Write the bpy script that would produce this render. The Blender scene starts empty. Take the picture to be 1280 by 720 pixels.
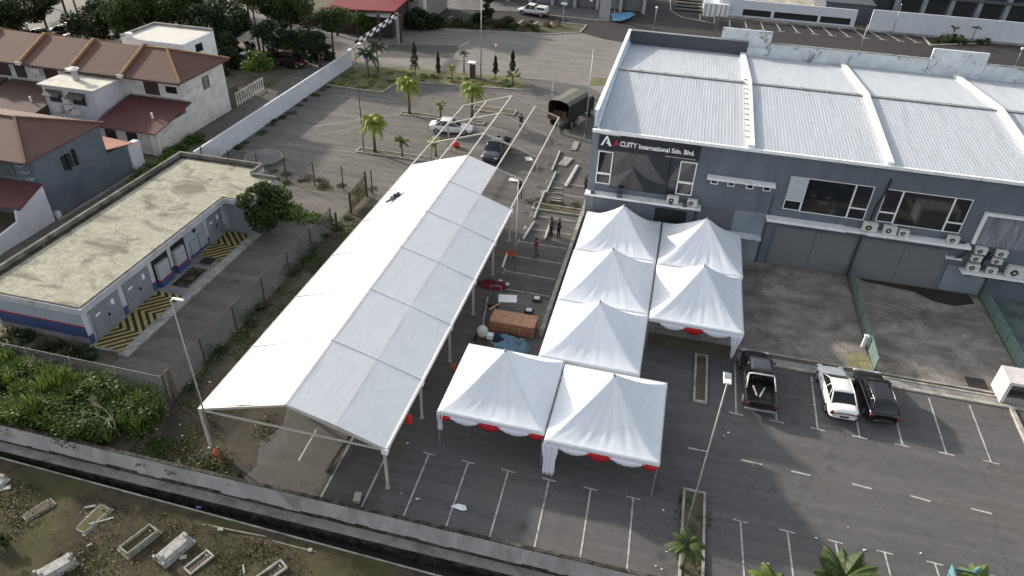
import bpy, math, random
from mathutils import Vector, Matrix
R_=random.Random(7)
C=bpy.context.scene.collection
rad=math.radians
H=30.0; F=878.0; PT,RL,YW=.6048,.0427,.2167
_y=YW
_M=Matrix(((math.cos(_y),math.sin(_y),0),(0,0,-1),(-math.sin(_y),math.cos(_y),0)))
_Rp=Matrix(((1,0,0),(0,math.cos(PT),-math.sin(PT)),(0,math.sin(PT),math.cos(PT))))
_Rr=Matrix(((math.cos(RL),-math.sin(RL),0),(math.sin(RL),math.cos(RL),0),(0,0,1)))
RW=_Rr@_Rp@_M          # world -> camera (x right, y down, z forward)
RI=RW.transposed()
def P(px,py,z=0.0):    # survey helper: where the ray through a photo pixel meets height z
    d=RI@Vector(((px-640)/F,(py-360)/F,1)); t=(z-H)/d.z
    v=d*t; return Vector((v.x,v.y,z))
# ------------------------------------------------------------------ materials
def newmat(name):
    m=bpy.data.materials.new(name); m.use_nodes=True
    nt=m.node_tree; b=nt.nodes['Principled BSDF']; return m,nt,b
def N(nt,t,**k):
    n=nt.nodes.new(t)
    for a,v in k.items():
        if a in('inputs',):
            for i,x in v.items(): n.inputs[i].default_value=x
        else: setattr(n,a,v)
    return n
def c4(c): return (c[0],c[1],c[2],1)
def sc(c,k): return tuple(min(1,x*k) for x in c)
def noise(nt,scale,detail=4,rough=.6,stretch=None,dist=0):
    tc=N(nt,'ShaderNodeTexCoord'); mp=N(nt,'ShaderNodeMapping'); 
    if stretch: mp.inputs['Scale'].default_value=stretch
    nt.links.new(tc.outputs['Object'],mp.inputs['Vector'])
    n=N(nt,'ShaderNodeTexNoise'); n.inputs['Scale'].default_value=scale; n.inputs['Detail'].default_value=detail; n.inputs['Roughness'].default_value=rough
    n.inputs['Distortion'].default_value=dist
    nt.links.new(mp.outputs[0],n.inputs['Vector']); return n
def ramp(nt,src,stops):
    r=N(nt,'ShaderNodeValToRGB'); e=r.color_ramp.elements
    while len(e)<len(stops): e.new(.5)
    for i,(p,c) in enumerate(stops): e[i].position=p; e[i].color=c4(c) if len(c)==3 else c
    nt.links.new(src,r.inputs[0]); return r
def mix(nt,fac,a,b,mode='MIX'):
    m=N(nt,'ShaderNodeMix',data_type='RGBA',blend_type=mode)
    for s,v in ((m.inputs[0],fac),(m.inputs[6],a),(m.inputs[7],b)):
        if isinstance(v,(int,float)): s.default_value=v
        elif isinstance(v,tuple): s.default_value=c4(v)
        else: nt.links.new(v,s)
    return m.outputs[2]
def mat(name,col,rough=.8,var=.12,scale=2.,metal=0,bump=0,spec=.3,stain=None,stain_scale=.5,stain_lo=.5,stain_hi=.7,fine=None,stretch=None):
    m,nt,b=newmat(name)
    n=noise(nt,scale,5,.65,stretch)
    c=ramp(nt,n.outputs[0],[(.38,sc(col,1-var)),(.62,sc(col,1+var))]).outputs[0]
    if fine:
        f=noise(nt,fine,2,.7); c=mix(nt,.35,c,ramp(nt,f.outputs[0],[(.38,sc(col,.6)),(.62,sc(col,1.4))]).outputs[0])
    if stain:
        s=noise(nt,stain_scale,7,.7,stretch,.6)
        c=mix(nt,ramp(nt,s.outputs[0],[(stain_lo,(0,0,0)),(stain_hi,(1,1,1))]).outputs[0],c,stain)
    nt.links.new(c,b.inputs['Base Color'])
    b.inputs['Roughness'].default_value=rough; b.inputs['Metallic'].default_value=metal
    b.inputs['Specular IOR Level'].default_value=spec
    if bump:
        bn=N(nt,'ShaderNodeBump'); bn.inputs['Strength'].default_value=bump; bn.inputs['Distance'].default_value=.03
        nn=noise(nt,(fine or scale*6),4); nt.links.new(nn.outputs[0],bn.inputs['Height']); nt.links.new(bn.outputs[0],b.inputs['Normal'])
    return m
def leafmat(name,c1,c2,trans=.25):
    m,nt,b=newmat(name)
    g=N(nt,'ShaderNodeNewGeometry')
    r=ramp(nt,g.outputs['Random Per Island'],[(0,c1),(.75,c2),(1,sc(c2,1.35))])
    n=noise(nt,.9,3); c=mix(nt,n.outputs[0],r.outputs[0],sc(c1,.75))
    nt.links.new(c,b.inputs['Base Color']); b.inputs['Roughness'].default_value=.55; b.inputs['Specular IOR Level'].default_value=.25
    t=N(nt,'ShaderNodeBsdfTranslucent'); nt.links.new(c,t.inputs[0])
    x=N(nt,'ShaderNodeMixShader'); x.inputs[0].default_value=trans
    nt.links.new(b.outputs[0],x.inputs[1]); nt.links.new(t.outputs[0],x.inputs[2]); nt.links.new(x.outputs[0],nt.nodes['Material Output'].inputs[0])
    return m
def fabric(name,col,trans=.12):
    m,nt,b=newmat(name)
    n=noise(nt,1.1,5,.6,None,.8)
    c=ramp(nt,n.outputs[0],[(.3,sc(col,.94)),(.7,col)]).outputs[0]
    ns=noise(nt,.9,7,.75,(2.2,.5,1),1.2); c=mix(nt,ramp(nt,ns.outputs[0],[(.52,(0,0,0)),(.75,(.6,.6,.6))]).outputs[0],c,sc(col,.78))
    nt.links.new(c,b.inputs['Base Color']); b.inputs['Roughness'].default_value=.45; b.inputs['Specular IOR Level'].default_value=.35
    bn=N(nt,'ShaderNodeBump'); bn.inputs['Strength'].default_value=.22; bn.inputs['Distance'].default_value=.06
    w=noise(nt,1.6,4,.55,(1,.35,1),1.5); nt.links.new(w.outputs[0],bn.inputs['Height']); nt.links.new(bn.outputs[0],b.inputs['Normal'])
    t=N(nt,'ShaderNodeBsdfTranslucent'); nt.links.new(c,t.inputs[0])
    x=N(nt,'ShaderNodeMixShader'); x.inputs[0].default_value=trans
    nt.links.new(b.outputs[0],x.inputs[1]); nt.links.new(t.outputs[0],x.inputs[2]); nt.links.new(x.outputs[0],nt.nodes['Material Output'].inputs[0])
    return m
def asphalt(name,col,light,dark,brown=None):
    m,nt,b=newmat(name)
    n1=noise(nt,.07,6,.6,None,.4); n2=noise(nt,.35,6,.7,(1,2.2,1),.8); n3=noise(nt,14,3,.8)
    c=ramp(nt,n1.outputs[0],[(.36,dark),(.5,col),(.64,light)]).outputs[0]
    c=mix(nt,.45,c,ramp(nt,n2.outputs[0],[(.4,dark),(.62,light)]).outputs[0])
    n5=noise(nt,1.9,8,.75,(1,1.4,1),.5); c=mix(nt,.35,c,ramp(nt,n5.outputs[0],[(.4,sc(dark,.85)),(.6,sc(light,1.1))]).outputs[0])
    c=mix(nt,.28,c,ramp(nt,n3.outputs[0],[(.36,sc(col,.5)),(.64,sc(col,1.6))]).outputs[0])
    if brown:
        n4=noise(nt,.16,6,.7,None,1); c=mix(nt,ramp(nt,n4.outputs[0],[(.5,(0,0,0)),(.72,(.7,.7,.7))]).outputs[0],c,brown)
    n6=noise(nt,.8,5,.6,(.12,1.7,1)); c=mix(nt,.22,c,ramp(nt,n6.outputs[0],[(.42,sc(dark,.9)),(.6,sc(light,1.05))]).outputs[0])
    # dark oil blots
    v=N(nt,'ShaderNodeTexVoronoi'); v.inputs['Scale'].default_value=.42
    tc=N(nt,'ShaderNodeTexCoord'); nt.links.new(tc.outputs['Object'],v.inputs['Vector'])
    c=mix(nt,ramp(nt,v.outputs[0],[(.03,(.55,.55,.55)),(.16,(0,0,0))]).outputs[0],c,sc(dark,.6))
    # cracks
    v2=N(nt,'ShaderNodeTexVoronoi',feature='DISTANCE_TO_EDGE'); v2.inputs['Scale'].default_value=.16
    nd=noise(nt,.8,4); ad=N(nt,'ShaderNodeVectorMath',operation='ADD'); nt.links.new(tc.outputs['Object'],ad.inputs[0])
    sb=N(nt,'ShaderNodeVectorMath',operation='SCALE'); sb.inputs['Scale'].default_value=1.6; nt.links.new(nd.outputs['Color'],sb.inputs[0]); nt.links.new(sb.outputs[0],ad.inputs[1]); nt.links.new(ad.outputs[0],v2.inputs['Vector'])
    c=mix(nt,ramp(nt,v2.outputs[0],[(0,(.4,.4,.4)),(.006,(0,0,0))]).outputs[0],c,sc(dark,.5))
    nt.links.new(c,b.inputs['Base Color']); b.inputs['Roughness'].default_value=.85; b.inputs['Specular IOR Level'].default_value=.25
    return m
def tile(name,col,pitch=.34,axis=1):
    m,nt,b=newmat(name)
    tc=N(nt,'ShaderNodeTexCoord'); w=N(nt,'ShaderNodeTexWave',wave_type='BANDS',bands_direction='XYZ'[axis],wave_profile='SAW'); w.inputs['Scale'].default_value=.314/pitch; w.inputs['Distortion'].default_value=.3
    nt.links.new(tc.outputs['Object'],w.inputs['Vector'])
    n=noise(nt,.9,6,.7); n2=noise(nt,7,3,.7)
    c=ramp(nt,n.outputs[0],[(.3,sc(col,.72)),(.7,sc(col,1.2))]).outputs[0]
    c=mix(nt,.3,c,ramp(nt,n2.outputs[0],[(.3,sc(col,.6)),(.7,sc(col,1.4))]).outputs[0])
    c=mix(nt,ramp(nt,w.outputs[0],[(.0,(.45,.45,.45)),(.25,(0,0,0))]).outputs[0],c,sc(col,.45))
    nt.links.new(c,b.inputs['Base Color']); b.inputs['Roughness'].default_value=.85
    return m
ASPH=asphalt('lot_asphalt',(.094,.088,.083),(.142,.133,.123),(.057,.055,.054),(.1,.088,.068))
ASPR=asphalt('lot_right_asphalt',(.101,.097,.096),(.133,.127,.123),(.07,.068,.069),(.1,.092,.082))
ASPO=asphalt('old_asphalt',(.112,.103,.092),(.19,.174,.153),(.066,.061,.056),(.125,.112,.09))
ROAD=asphalt('road_asphalt',(.175,.161,.143),(.25,.231,.205),(.11,.102,.092))
NEWA=asphalt('new_asphalt',(.035,.03,.03),(.05,.044,.042),(.024,.021,.021))
PATCH=asphalt('patch_asphalt',(.082,.076,.07),(.1,.093,.085),(.065,.061,.057))
DIRT=mat('dirt',(.1,.085,.06),.95,.3,.6,stain=(.055,.06,.022),stain_scale=.35,fine=6)
GRAV=mat('cemetery_soil',(.06,.049,.034),.97,.45,1.1,stain=(.07,.072,.028),stain_scale=.16,stain_lo=.42,stain_hi=.66,fine=7,bump=1.,spec=.1)
CONC=mat('concrete',(.26,.25,.23),.9,.2,.8,stain=(.1,.095,.085),stain_scale=.5,fine=8)
KERB=mat('kerb_concrete',(.34,.32,.28),.9,.2,1.5,stain=(.14,.13,.1),stain_scale=.9)
WALLC=mat('grey_wall_concrete',(.36,.345,.34),.9,.14,.7,stain=(.2,.19,.18),stain_scale=.6,stretch=(1,1,.4))
MOSS=mat('moss_and_shade_black',(.035,.03,.022),.95,.4,2,stain=(.09,.08,.07),stain_scale=2,stain_lo=.5,stain_hi=.6)  # moss tone that also carries painted shade in drain and along roof rim
FORE=mat('stained_forecourt',(.27,.245,.215),.9,.28,.7,stain=(.1,.088,.077),stain_scale=.34,stain_lo=.38,stain_hi=.66,fine=5,stretch=(.8,1.15,1))
GRASS=mat('verge_grass',(.115,.112,.045),.95,.3,.5,stain=(.14,.115,.06),stain_scale=.7,fine=9,bump=.6)
PAINT=mat('road_paint',(.42,.41,.38),.8,.1,3,stain=(.2,.19,.18),stain_scale=2.2,stain_lo=.5,stain_hi=.62)
FADED=mat('faded_road_paint',(.19,.18,.165),.85,.1,3,stain=(.14,.13,.12),stain_scale=1.4,stain_lo=.42,stain_hi=.6)
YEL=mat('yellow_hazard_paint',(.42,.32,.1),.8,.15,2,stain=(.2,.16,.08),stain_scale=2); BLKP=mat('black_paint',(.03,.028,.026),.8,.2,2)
PVC=fabric('white_tent_fabric',(.84,.85,.85),.2); PVC2=fabric('white_canopy_fabric',(.74,.77,.8),.06)
RED=mat('red_cloth',(.42,.012,.02),.7,.15,3); WCL=mat('white_cloth',(.66,.66,.72),.8,.06,3)
SEAM=mat('grey_seam',(.4,.41,.42),.6,.05,2)
ALU2=mat('dull_aluminium',(.47,.44,.4),.6,.1,2,metal=.2)
ALU=mat('aluminium',(.62,.6,.56),.45,.08,2,metal=.35,spec=.5); GALV=mat('galvanised_steel',(.3,.3,.285),.5,.12,3,metal=.5)
DSTEEL=mat('dark_steel',(.06,.055,.05),.7,.2,3); RUST=mat('rusty_steel',(.085,.065,.045),.9,.3,3,stain=(.06,.05,.04),stain_scale=4)
ROOFM=mat('pale_metal_roof',(.42,.445,.47),.55,.05,.5,metal=.1,spec=.2,stain=(.35,.372,.395),stain_scale=.3,stretch=(5,.5,1))
WHT=mat('white_paint',(.74,.74,.73),.7,.06,1.2,stain=(.5,.49,.46),stain_scale=1.2)
GREYB=mat('blue_grey_render',(.125,.14,.165),.85,.08,.5,stain=(.088,.1,.12),stain_scale=.5,stretch=(1,1,.3))
GREYL=mat('light_blue_grey_render',(.2,.23,.26),.85,.08,.6,stain=(.3,.33,.35),stain_scale=.5,stain_lo=.6,stain_hi=.68)
DGREY=mat('dark_slate_paint',(.07,.075,.09),.8,.08,.6); SHUT=mat('grey_shutter',(.15,.15,.155),.6,.06,.8,stretch=(1,1,14))
STAINW=mat('stained_white_render',(.55,.58,.6),.9,.1,.8,stain=(.16,.16,.15),stain_scale=.9,stain_lo=.54,stain_hi=.66)
BLUEG=mat('pale_blue_flashing',(.42,.55,.6),.6,.1,1,stain=(.6,.63,.64),stain_scale=1)
def glassm(name,col,rough=.06):
    m,nt,b=newmat(name); n=noise(nt,.7,3); nt.links.new(ramp(nt,n.outputs[0],[(.3,sc(col,.7)),(.7,sc(col,1.3))]).outputs[0],b.inputs['Base Color'])
    b.inputs['Roughness'].default_value=rough; b.inputs['Specular IOR Level'].default_value=.6; return m
GLS=glassm('dark_window_glass',(.012,.014,.018)); SIGN=mat('sign_black',(.018,.018,.024),.5,.2,2)
SIGW=mat('sign_white',(.75,.75,.76),.5,.03,3); SIGR=mat('sign_red',(.45,.02,.05),.5,.05,3)
ACM=mat('ac_casing',(.55,.54,.5),.6,.1,4); BLK=mat('black_plastic',(.02,.02,.02),.6,.2,4)
MOSSR=mat('weathered_flat_roof',(.3,.29,.22),.95,.16,1.6,stain=(.15,.132,.1),stain_scale=.42,stain_lo=.5,stain_hi=.62,stretch=(.8,1.3,1),fine=5)
SUBW=mat('substation_wall',(.3,.33,.37),.85,.06,.8); SUBD=mat('substation_door',(.21,.23,.25),.6,.08,1); SUBB=mat('navy_band',(.045,.07,.17),.8,.1,1)
TILE=tile('brown_roof_tile',(.1,.047,.032),.34,1); TILX=tile('brown_roof_tile_side',(.1,.047,.033),.34,0)
TILG=tile('rust_roof_tile',(.1,.044,.03),.36,1); TILGX=tile('rust_roof_tile_side',(.1,.044,.03),.36,0); TILR=tile('maroon_roof_tile',(.085,.022,.02),.34,1)
TILD=tile('dark_brown_roof_tile',(.07,.036,.028),.34,1)
OCH=mat('ochre_wall_cap',(.26,.15,.07),.9,.2,2); CREAM=mat('off_white_render',(.58,.55,.51),.9,.08,.8,stain=(.36,.33,.3),stain_scale=.6)
LILAC=mat('pale_lilac_render',(.5,.49,.52),.9,.06,.8); SLATE=mat('slate_blue_render',(.1,.12,.14),.9,.1,.6,stain=(.07,.075,.1),stain_scale=.3)
WALW=mat('white_boundary_wall',(.56,.57,.6),.9,.05,.8)
TIM=mat('brown_timber',(.33,.15,.07),.85,.25,3,stretch=(.3,3,3)); TIMP=mat('pale_timber',(.4,.22,.13),.85,.2,3)
TARP=mat('blue_tarpaulin',(.16,.27,.34),.6,.2,2,bump=.5); ORG=mat('orange_cloth',(.36,.1,.04),.8,.2,3)
BARK=mat('bark',(.12,.095,.07),.95,.3,4); TWIG=mat('pale_twig',(.3,.27,.2),.95,.2,4)
RUB=mat('tyre_rubber',(.02,.02,.02),.85,.1,8); RIM=mat('wheel_rim',(.4,.4,.4),.35,.05,8,metal=.7)
def paintm(name,col,rough=.28,metal=0):
    m,nt,b=newmat(name); n=noise(nt,2.5,4); nt.links.new(ramp(nt,n.outputs[0],[(.3,sc(col,.9)),(.7,sc(col,1.05))]).outputs[0],b.inputs['Base Color'])
    b.inputs['Roughness'].default_value=rough; b.inputs['Metallic'].default_value=metal; b.inputs['Coat Weight'].default_value=.4; b.inputs['Coat Roughness'].default_value=.1; return m
CBLK=paintm('black_car_paint',(.012,.012,.014)); CWHT=paintm('white_car_paint',(.75,.75,.73)); CGRY=paintm('charcoal_car_paint',(.045,.048,.055)); CMAR=paintm('maroon_car_paint',(.09,.015,.02)); CSIL=paintm('silver_car_paint',(.4,.41,.42),.3,.4)
CGL=glassm('car_glass',(.008,.009,.011),.04); TLR=paintm('tail_light_red',(.16,.01,.01)); HLW=paintm('headlight_clear',(.7,.7,.68))
CANV=mat('dark_canvas',(.035,.034,.03),.9,.2,2); CANVT=mat('grey_canvas_top',(.13,.13,.11),.9,.1,1)
SKN=mat('skin',(.2,.11,.07),.7,.05,10); HAIR=mat('hair_black',(.01,.009,.008),.7,.2,20)
LF_D=leafmat('dark_leaves',(.033,.05,.02),(.075,.1,.038)); LF_M=leafmat('mid_leaves',(.04,.07,.018),(.1,.135,.04)); LF_B=leafmat('bright_leaves',(.08,.13,.02),(.17,.24,.045))
LF_O=leafmat('olive_grass_blades',(.045,.05,.018),(.085,.088,.034)); LF_U=leafmat('undergrowth_leaves',(.05,.095,.02),(.15,.2,.045)); LF_Y=leafmat('yellow_palm_leaves',(.2,.24,.03),(.4,.42,.07),.35); LF_G=leafmat('blue_green_leaves',(.03,.05,.028),(.06,.09,.045)); LF_BR=leafmat('dry_leaves',(.1,.08,.04),(.16,.13,.06))
TEAL=mat('teal_paint',(.09,.2,.22),.6,.1,2); GMESH=mat('green_mesh_cloth',(.1,.16,.14),.9,.15,1)
# translucent wire mesh
def meshmat(name,col,alpha):
    m,nt,b=newmat(name); b.inputs['Base Color'].default_value=c4(col); b.inputs['Roughness'].default_value=.8
    n=noise(nt,1.2,4); r=ramp(nt,n.outputs[0],[(.3,(alpha*.7,)*3),(.7,(min(1,alpha*1.3),)*3)]); nt.links.new(r.outputs[0],b.inputs['Alpha']); return m
WIRE=meshmat('chain_link_mesh',(.16,.17,.16),.36); WIREG=meshmat('green_chain_link_mesh',(.16,.24,.21),.5)
# ------------------------------------------------------------------ mesh builder
class MB:
    def __init__(s): s.v=[]; s.f=[]
    def add(s,vs,fs):
        n=len(s.v); s.v+= [tuple(x) for x in vs]; s.f+=[tuple(i+n for i in f) for f in fs]; return s
    def box(s,x0,x1,y0,y1,z0,z1):
        return s.add([(x0,y0,z0),(x1,y0,z0),(x1,y1,z0),(x0,y1,z0),(x0,y0,z1),(x1,y0,z1),(x1,y1,z1),(x0,y1,z1)],[(0,3,2,1),(4,5,6,7),(0,1,5,4),(1,2,6,5),(2,3,7,6),(3,0,4,7)])
    def beam(s,a,b,w,h,up=(0,0,1)):
        a=Vector(a);b=Vector(b);d=(b-a).normalized();u=Vector(up)
        if abs(d.dot(u))>.98:u=Vector((0,1,0))
        r=d.cross(u).normalized();u=r.cross(d)
        q=[-r*w/2-u*h/2,r*w/2-u*h/2,r*w/2+u*h/2,-r*w/2+u*h/2]
        return s.add([a+x for x in q]+[b+x for x in q],[(0,1,2,3),(7,6,5,4),(0,4,5,1),(1,5,6,2),(2,6,7,3),(3,7,4,0)])
    def tube(s,pts,rs,n=8,cap=True):
        if not isinstance(rs,(list,tuple)): rs=[rs]*len(pts)
        pts=[Vector(p) for p in pts]; vs=[];fs=[]
        for i,p in enumerate(pts):
            d=(pts[min(i+1,len(pts)-1)]-pts[max(i-1,0)]).normalized()
            u=Vector((0,0,1)) if abs(d.z)<.9 else Vector((0,1,0))
            a=d.cross(u).normalized(); b=a.cross(d)
            for k in range(n):
                t=2*math.pi*k/n; vs.append(p+(a*math.cos(t)+b*math.sin(t))*rs[i])
        for i in range(len(pts)-1):
            for k in range(n): fs.append((i*n+k,i*n+(k+1)%n,(i+1)*n+(k+1)%n,(i+1)*n+k))
        if cap: fs+= [tuple(range(n))[::-1],tuple((len(pts)-1)*n+k for k in range(n))]
        return s.add(vs,fs)
    def poly(s,pts,z0,z1=None):
        n=len(pts)
        if z1 is None: return s.add([(p[0],p[1],z0) for p in pts],[tuple(range(n))])
        return s.add([(p[0],p[1],z0) for p in pts]+[(p[0],p[1],z1) for p in pts],[tuple(range(n))[::-1],tuple(range(n,2*n))]+[(i,(i+1)%n,n+(i+1)%n,n+i) for i in range(n)])
    def slab(s,q,t):   # thick sheet over 3-4 points, thickness t downwards
        n=len(q); q=[Vector(p) for p in q]
        return s.add(q+[p-Vector((0,0,t)) for p in q],[tuple(range(n)),tuple(range(n,2*n))[::-1]]+[(i,n+i,n+(i+1)%n,(i+1)%n) for i in range(n)])
    def ball(s,c,r,n=8,m=6):
        r=r if isinstance(r,(tuple,list)) else (r,r,r); vs=[(c[0],c[1],c[2]+r[2])];fs=[]
        for j in range(1,m):
            for k in range(n):
                a=math.pi*j/m;t=2*math.pi*k/n; vs.append((c[0]+r[0]*math.sin(a)*math.cos(t),c[1]+r[1]*math.sin(a)*math.sin(t),c[2]+r[2]*math.cos(a)))
        vs.append((c[0],c[1],c[2]-r[2]))
        for k in range(n):
            fs.append((0,1+k,1+(k+1)%n)); fs.append((len(vs)-1,1+(m-2)*n+(k+1)%n,1+(m-2)*n+k))
            for j in range(m-2): fs.append((1+j*n+k,1+(j+1)*n+k,1+(j+1)*n+(k+1)%n,1+j*n+(k+1)%n))
        return s.add(vs,fs)
    def leaf(s,c,size,rnd,flat=.6,asp=1.):
        d=Vector((rnd.gauss(0,1),rnd.gauss(0,1),rnd.gauss(0,1)*flat)).normalized(); u=d.cross(Vector((rnd.random(),rnd.random(),rnd.random()+.3))).normalized()
        a=d*size*.5; b=u*size*.28*asp; c=Vector(c)
        return s.add([c-a,c+b,c+a,c-b],[(0,1,2,3)])
    def build(s,name,m,parent=None,smooth=False,bevel=0,world=True,recalc=True,solid=0):
        me=bpy.data.meshes.new(name)
        vs=s.v
        if parent is not None and world:
            p=parent; off=Vector((0,0,0))
            while p is not None: off=off+p.location; p=p.parent
            vs=[(v[0]-off.x,v[1]-off.y,v[2]-off.z) for v in vs]
        me.from_pydata(vs,[],s.f); me.materials.append(m)
        o=bpy.data.objects.new(name,me); C.objects.link(o); o.parent=parent
        if smooth: me.polygons.foreach_set('use_smooth',[True]*len(me.polygons))
        if bevel:
            b=o.modifiers.new('b','BEVEL'); b.width=bevel; b.segments=2; b.limit_method='ANGLE'
        if solid:
            b=o.modifiers.new('s','SOLIDIFY'); b.thickness=solid; b.offset=-1
        return o
def tag(o,label=None,cat=None,group=None,kind=None):
    if label:o['label']=label
    if cat:o['category']=cat
    if group:o['group']=group
    if kind:o['kind']=kind
    return o
def thing(name,label,cat,loc=(0,0,0),rz=0,group=None):
    o=bpy.data.objects.new(name,None); C.objects.link(o); o.location=loc; o.rotation_euler=(0,0,rz); o.empty_display_size=.2
    return tag(o,label,cat,group)
def struct(name,mb,m,**k): return tag(mb.build(name,m,**k),kind='structure')
def copytree(o,parent=None):
    c=o.copy(); C.objects.link(c); c.parent=parent
    for ch in list(o.children): copytree(ch,c)
    return c
def dup(o,loc,rz,label,scale=1):
    c=copytree(o); c.location=loc; c.rotation_euler=(0,0,rz); c['label']=label
    if scale!=1: c.scale=(scale,)*3
    return c
# ================================================================== GROUND
YW0=20.42   # outer face of the perimeter wall
g=MB()
ys=[YW0+.1,21,40,80,140,260,700,1600]; xs=[-1600,-500,-120,-60,0,60,140,500,1600]
for i in range(len(xs)-1):
    for j in range(len(ys)-1): g.add([(xs[i],ys[j],0),(xs[i+1],ys[j],0),(xs[i+1],ys[j+1],0),(xs[i],ys[j+1],0)],[(0,1,2,3)])
struct('ground',g,DIRT)
def sheet(name,pts,z,m): return struct(name,MB().poly([(p[0],p[1]) for p in pts],z),m)
# cemetery side: sloping drain edge
g=MB(); x0,x1=-300,300
ka=lambda x:19.52-(x+33.1)*.022 if x<0 else 18.8
kx=[-300,-60,-33.1,-13,0,40,300]
kyv=[19.6,19.55,19.5,19.08,18.8,18.0,18.0]
import bisect
def ky(x):
    i=max(1,min(len(kx)-1,bisect.bisect(kx,x))); t=(x-kx[i-1])/(kx[i]-kx[i-1]); return kyv[i-1]+t*(kyv[i]-kyv[i-1])
gx=[-300,-120]+[-60+i*.5 for i in range(161)]+[60,300]
rows=[-250,-60,-10]+[0+j*.5 for j in range(37)]
rn=random.Random(3); vs=[];fs=[]
hg={}
def cz(x,y): return -1.0+.05*math.sin(x*1.7+y*.9)+.05*math.sin(x*.6-y*1.3+1)+.03*math.sin(x*3.1+y*2.7)
for j,y in enumerate(rows+['k']):
    for x in gx:
        yy=ky(x)-.12 if y=='k' else y
        vs.append((x,yy,-1.0 if y=='k' else cz(x,yy)+rn.uniform(-.02,.02)))
n=len(gx)
for j in range(len(rows)):
    for i in range(n-1): fs.append((j*n+i,j*n+i+1,(j+1)*n+i+1,(j+1)*n+i))
g.add(vs,fs); struct('cemetery_ground',g,GRAV,smooth=True)
g=MB()
for i in range(len(kx)-1):
    a,b=kx[i],kx[i+1]; ya,yb=kyv[i],kyv[i+1]
    g.poly([(a,ya-.07),(b,yb-.07),(b,yb),(a,ya)],-2.0,-.97)
struct('drain_kerb',g,KERB)
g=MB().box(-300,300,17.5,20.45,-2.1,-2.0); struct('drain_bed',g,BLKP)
g=MB().box(-300,300,19.93,YW0+.2,-1.1,-1.02); struct('drain_ledge',g,CONC); struct('drain_wall',MB().box(-300,300,19.96,YW0+.2,-2.0,-1.1),MOSS)  # drain wall near black: moss and the drain's deep shade in one colour
# perimeter wall
t=thing('perimeter_wall','long grey concrete wall with mossy black capping between car park and drain','wall',(0,YW0,0))
MB().box(-140,70,YW0,YW0+.14,-1.02,.55).build('wall_panel',WALLC,t)
g=MB(); rn=random.Random(5); x=-140
while x<70:
    l=rn.uniform(.5,1.4); g.box(x,x+l,YW0-.015-rn.random()*.02,YW0+.16,.55,.6+rn.random()*.03); x+=l
g.build('capping',MOSS,t)
g=MB(); x=-60
while x<5:
    l=rn.uniform(.3,1.6); g.box(x,x+l,YW0-.012,YW0-.002,-1.0+rn.random()*.02,-.84+rn.random()*.2); x+=l
g.build('damp_line',MOSS,t)
# lots
sheet('car_park',[(-42.6,53.3),(-24.6,53.3),(-24.6,44),(-22.6,44),(-22.6,20.56),(70,20.56),(70,38.4),(-5.2,38.4),(-5.2,112),(-42.6,90)],.004,ASPH)
sheet('car_park_asphalt_right',[(-11.3,20.56),(70,20.56),(70,38.4),(-6.2,38.4),(-11.3,38)],.008,ASPR)
sheet('old_asphalt',[(-42.6,53.6),(-22.8,53.6),(-22.8,62),(-12.5,62),(-12.5,82),(-19,84.5),(-34,79.0),(-42.6,79.2)],.008,ASPO)
sheet('compound_yard',[(-31.5,25.4),(-26.1,25.4),(-26.1,52.5),(-42,52.5),(-42,49.6),(-31.5,47.6)],.004,ASPO)
sheet('road',[(-200,60),P(250,78),P(436,86),P(560,92),P(650,97),P(735,108),(-4,82),(-4,112),P(760,50),P(725,41),P(600,39),P(500,34),P(430,32),P(300,-14),(-130,150),(-240,120)],.012,ROAD)
sheet('road_repair_patch',[P(487,56),P(576,57),P(565,73),P(470,72)],.016,PATCH)
sheet('back_road',[P(725,40.5),P(755,49),(-5,112),(-4,78),(120,78),(140,132.5),P(1060,36),P(905,27),P(880,24),P(850,-8),P(812,-8),P(800,16),P(770,27),P(700,18),P(560,8),P(500,-4),P(480,4),P(520,30)],.02,NEWA)
sheet('alley_ground',[(-48.2,20.5),(-41.5,20.5),(-41.5,50),(-42.8,53),(-42.8,88),(-48.4,88)],.004,mat('alley_dirt',(.13,.12,.1),.95,.25,.6,stain=(.07,.065,.05),stain_scale=.6,fine=5))
sheet('verge_grass',[P(408,108),P(477,116),P(500,101),P(560,106),P(640,112),P(656,108),P(650,97),P(560,90),P(500,84),P(440,84)],.03,GRASS)
tag(bpy.data.objects['verge_grass'],kind='structure')
sheet('dirt_strip',[(-25.9,25.2),(-24,20.6),(-18.9,20.6),(-18.6,22),(-19.3,23.5),(-18.7,25),(-19.4,27),(-20.3,32),(-21.5,44),(-22,53),(-25.9,50)],.012,mat('damp_dirt',(.055,.046,.035),.95,.35,.5,stain=(.042,.047,.018),stain_scale=.5,fine=5))
sheet('worn_surface_under_marquee',[(-18.5,20.8),(-15,20.7),(-11.9,21.2),(-11.6,23),(-12.1,25),(-11.9,30),(-12.3,40),(-12,52),(-16,55),(-20,52),(-19.5,40),(-18.2,30),(-18.9,26),(-17.9,24)],.016,asphalt('worn_brown_asphalt',(.085,.08,.068),(.115,.107,.092),(.064,.06,.052)))
sheet('forecourt',[(7.2,39.9),(15.7,39.9),(15.7,51.7),(7.2,51.7)],.03,FORE)
sheet('forecourt_middle',[(16.05,39.9),(25.3,39.9),(25.3,51.7),(16.05,51.7)],.03,FORE)
sheet('forecourt_right',[(25.6,39.9),(70,39.9),(70,51.7),(25.6,51.7)],.03,mat('green_stained_concrete',(.1,.13,.12),.9,.3,.5,stain=(.16,.17,.16),stain_scale=.6))
sheet('forecourt_left',[(-5.4,39.9),(7,39.9),(7,51.7),(-5.4,51.7)],.026,CONC)
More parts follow.
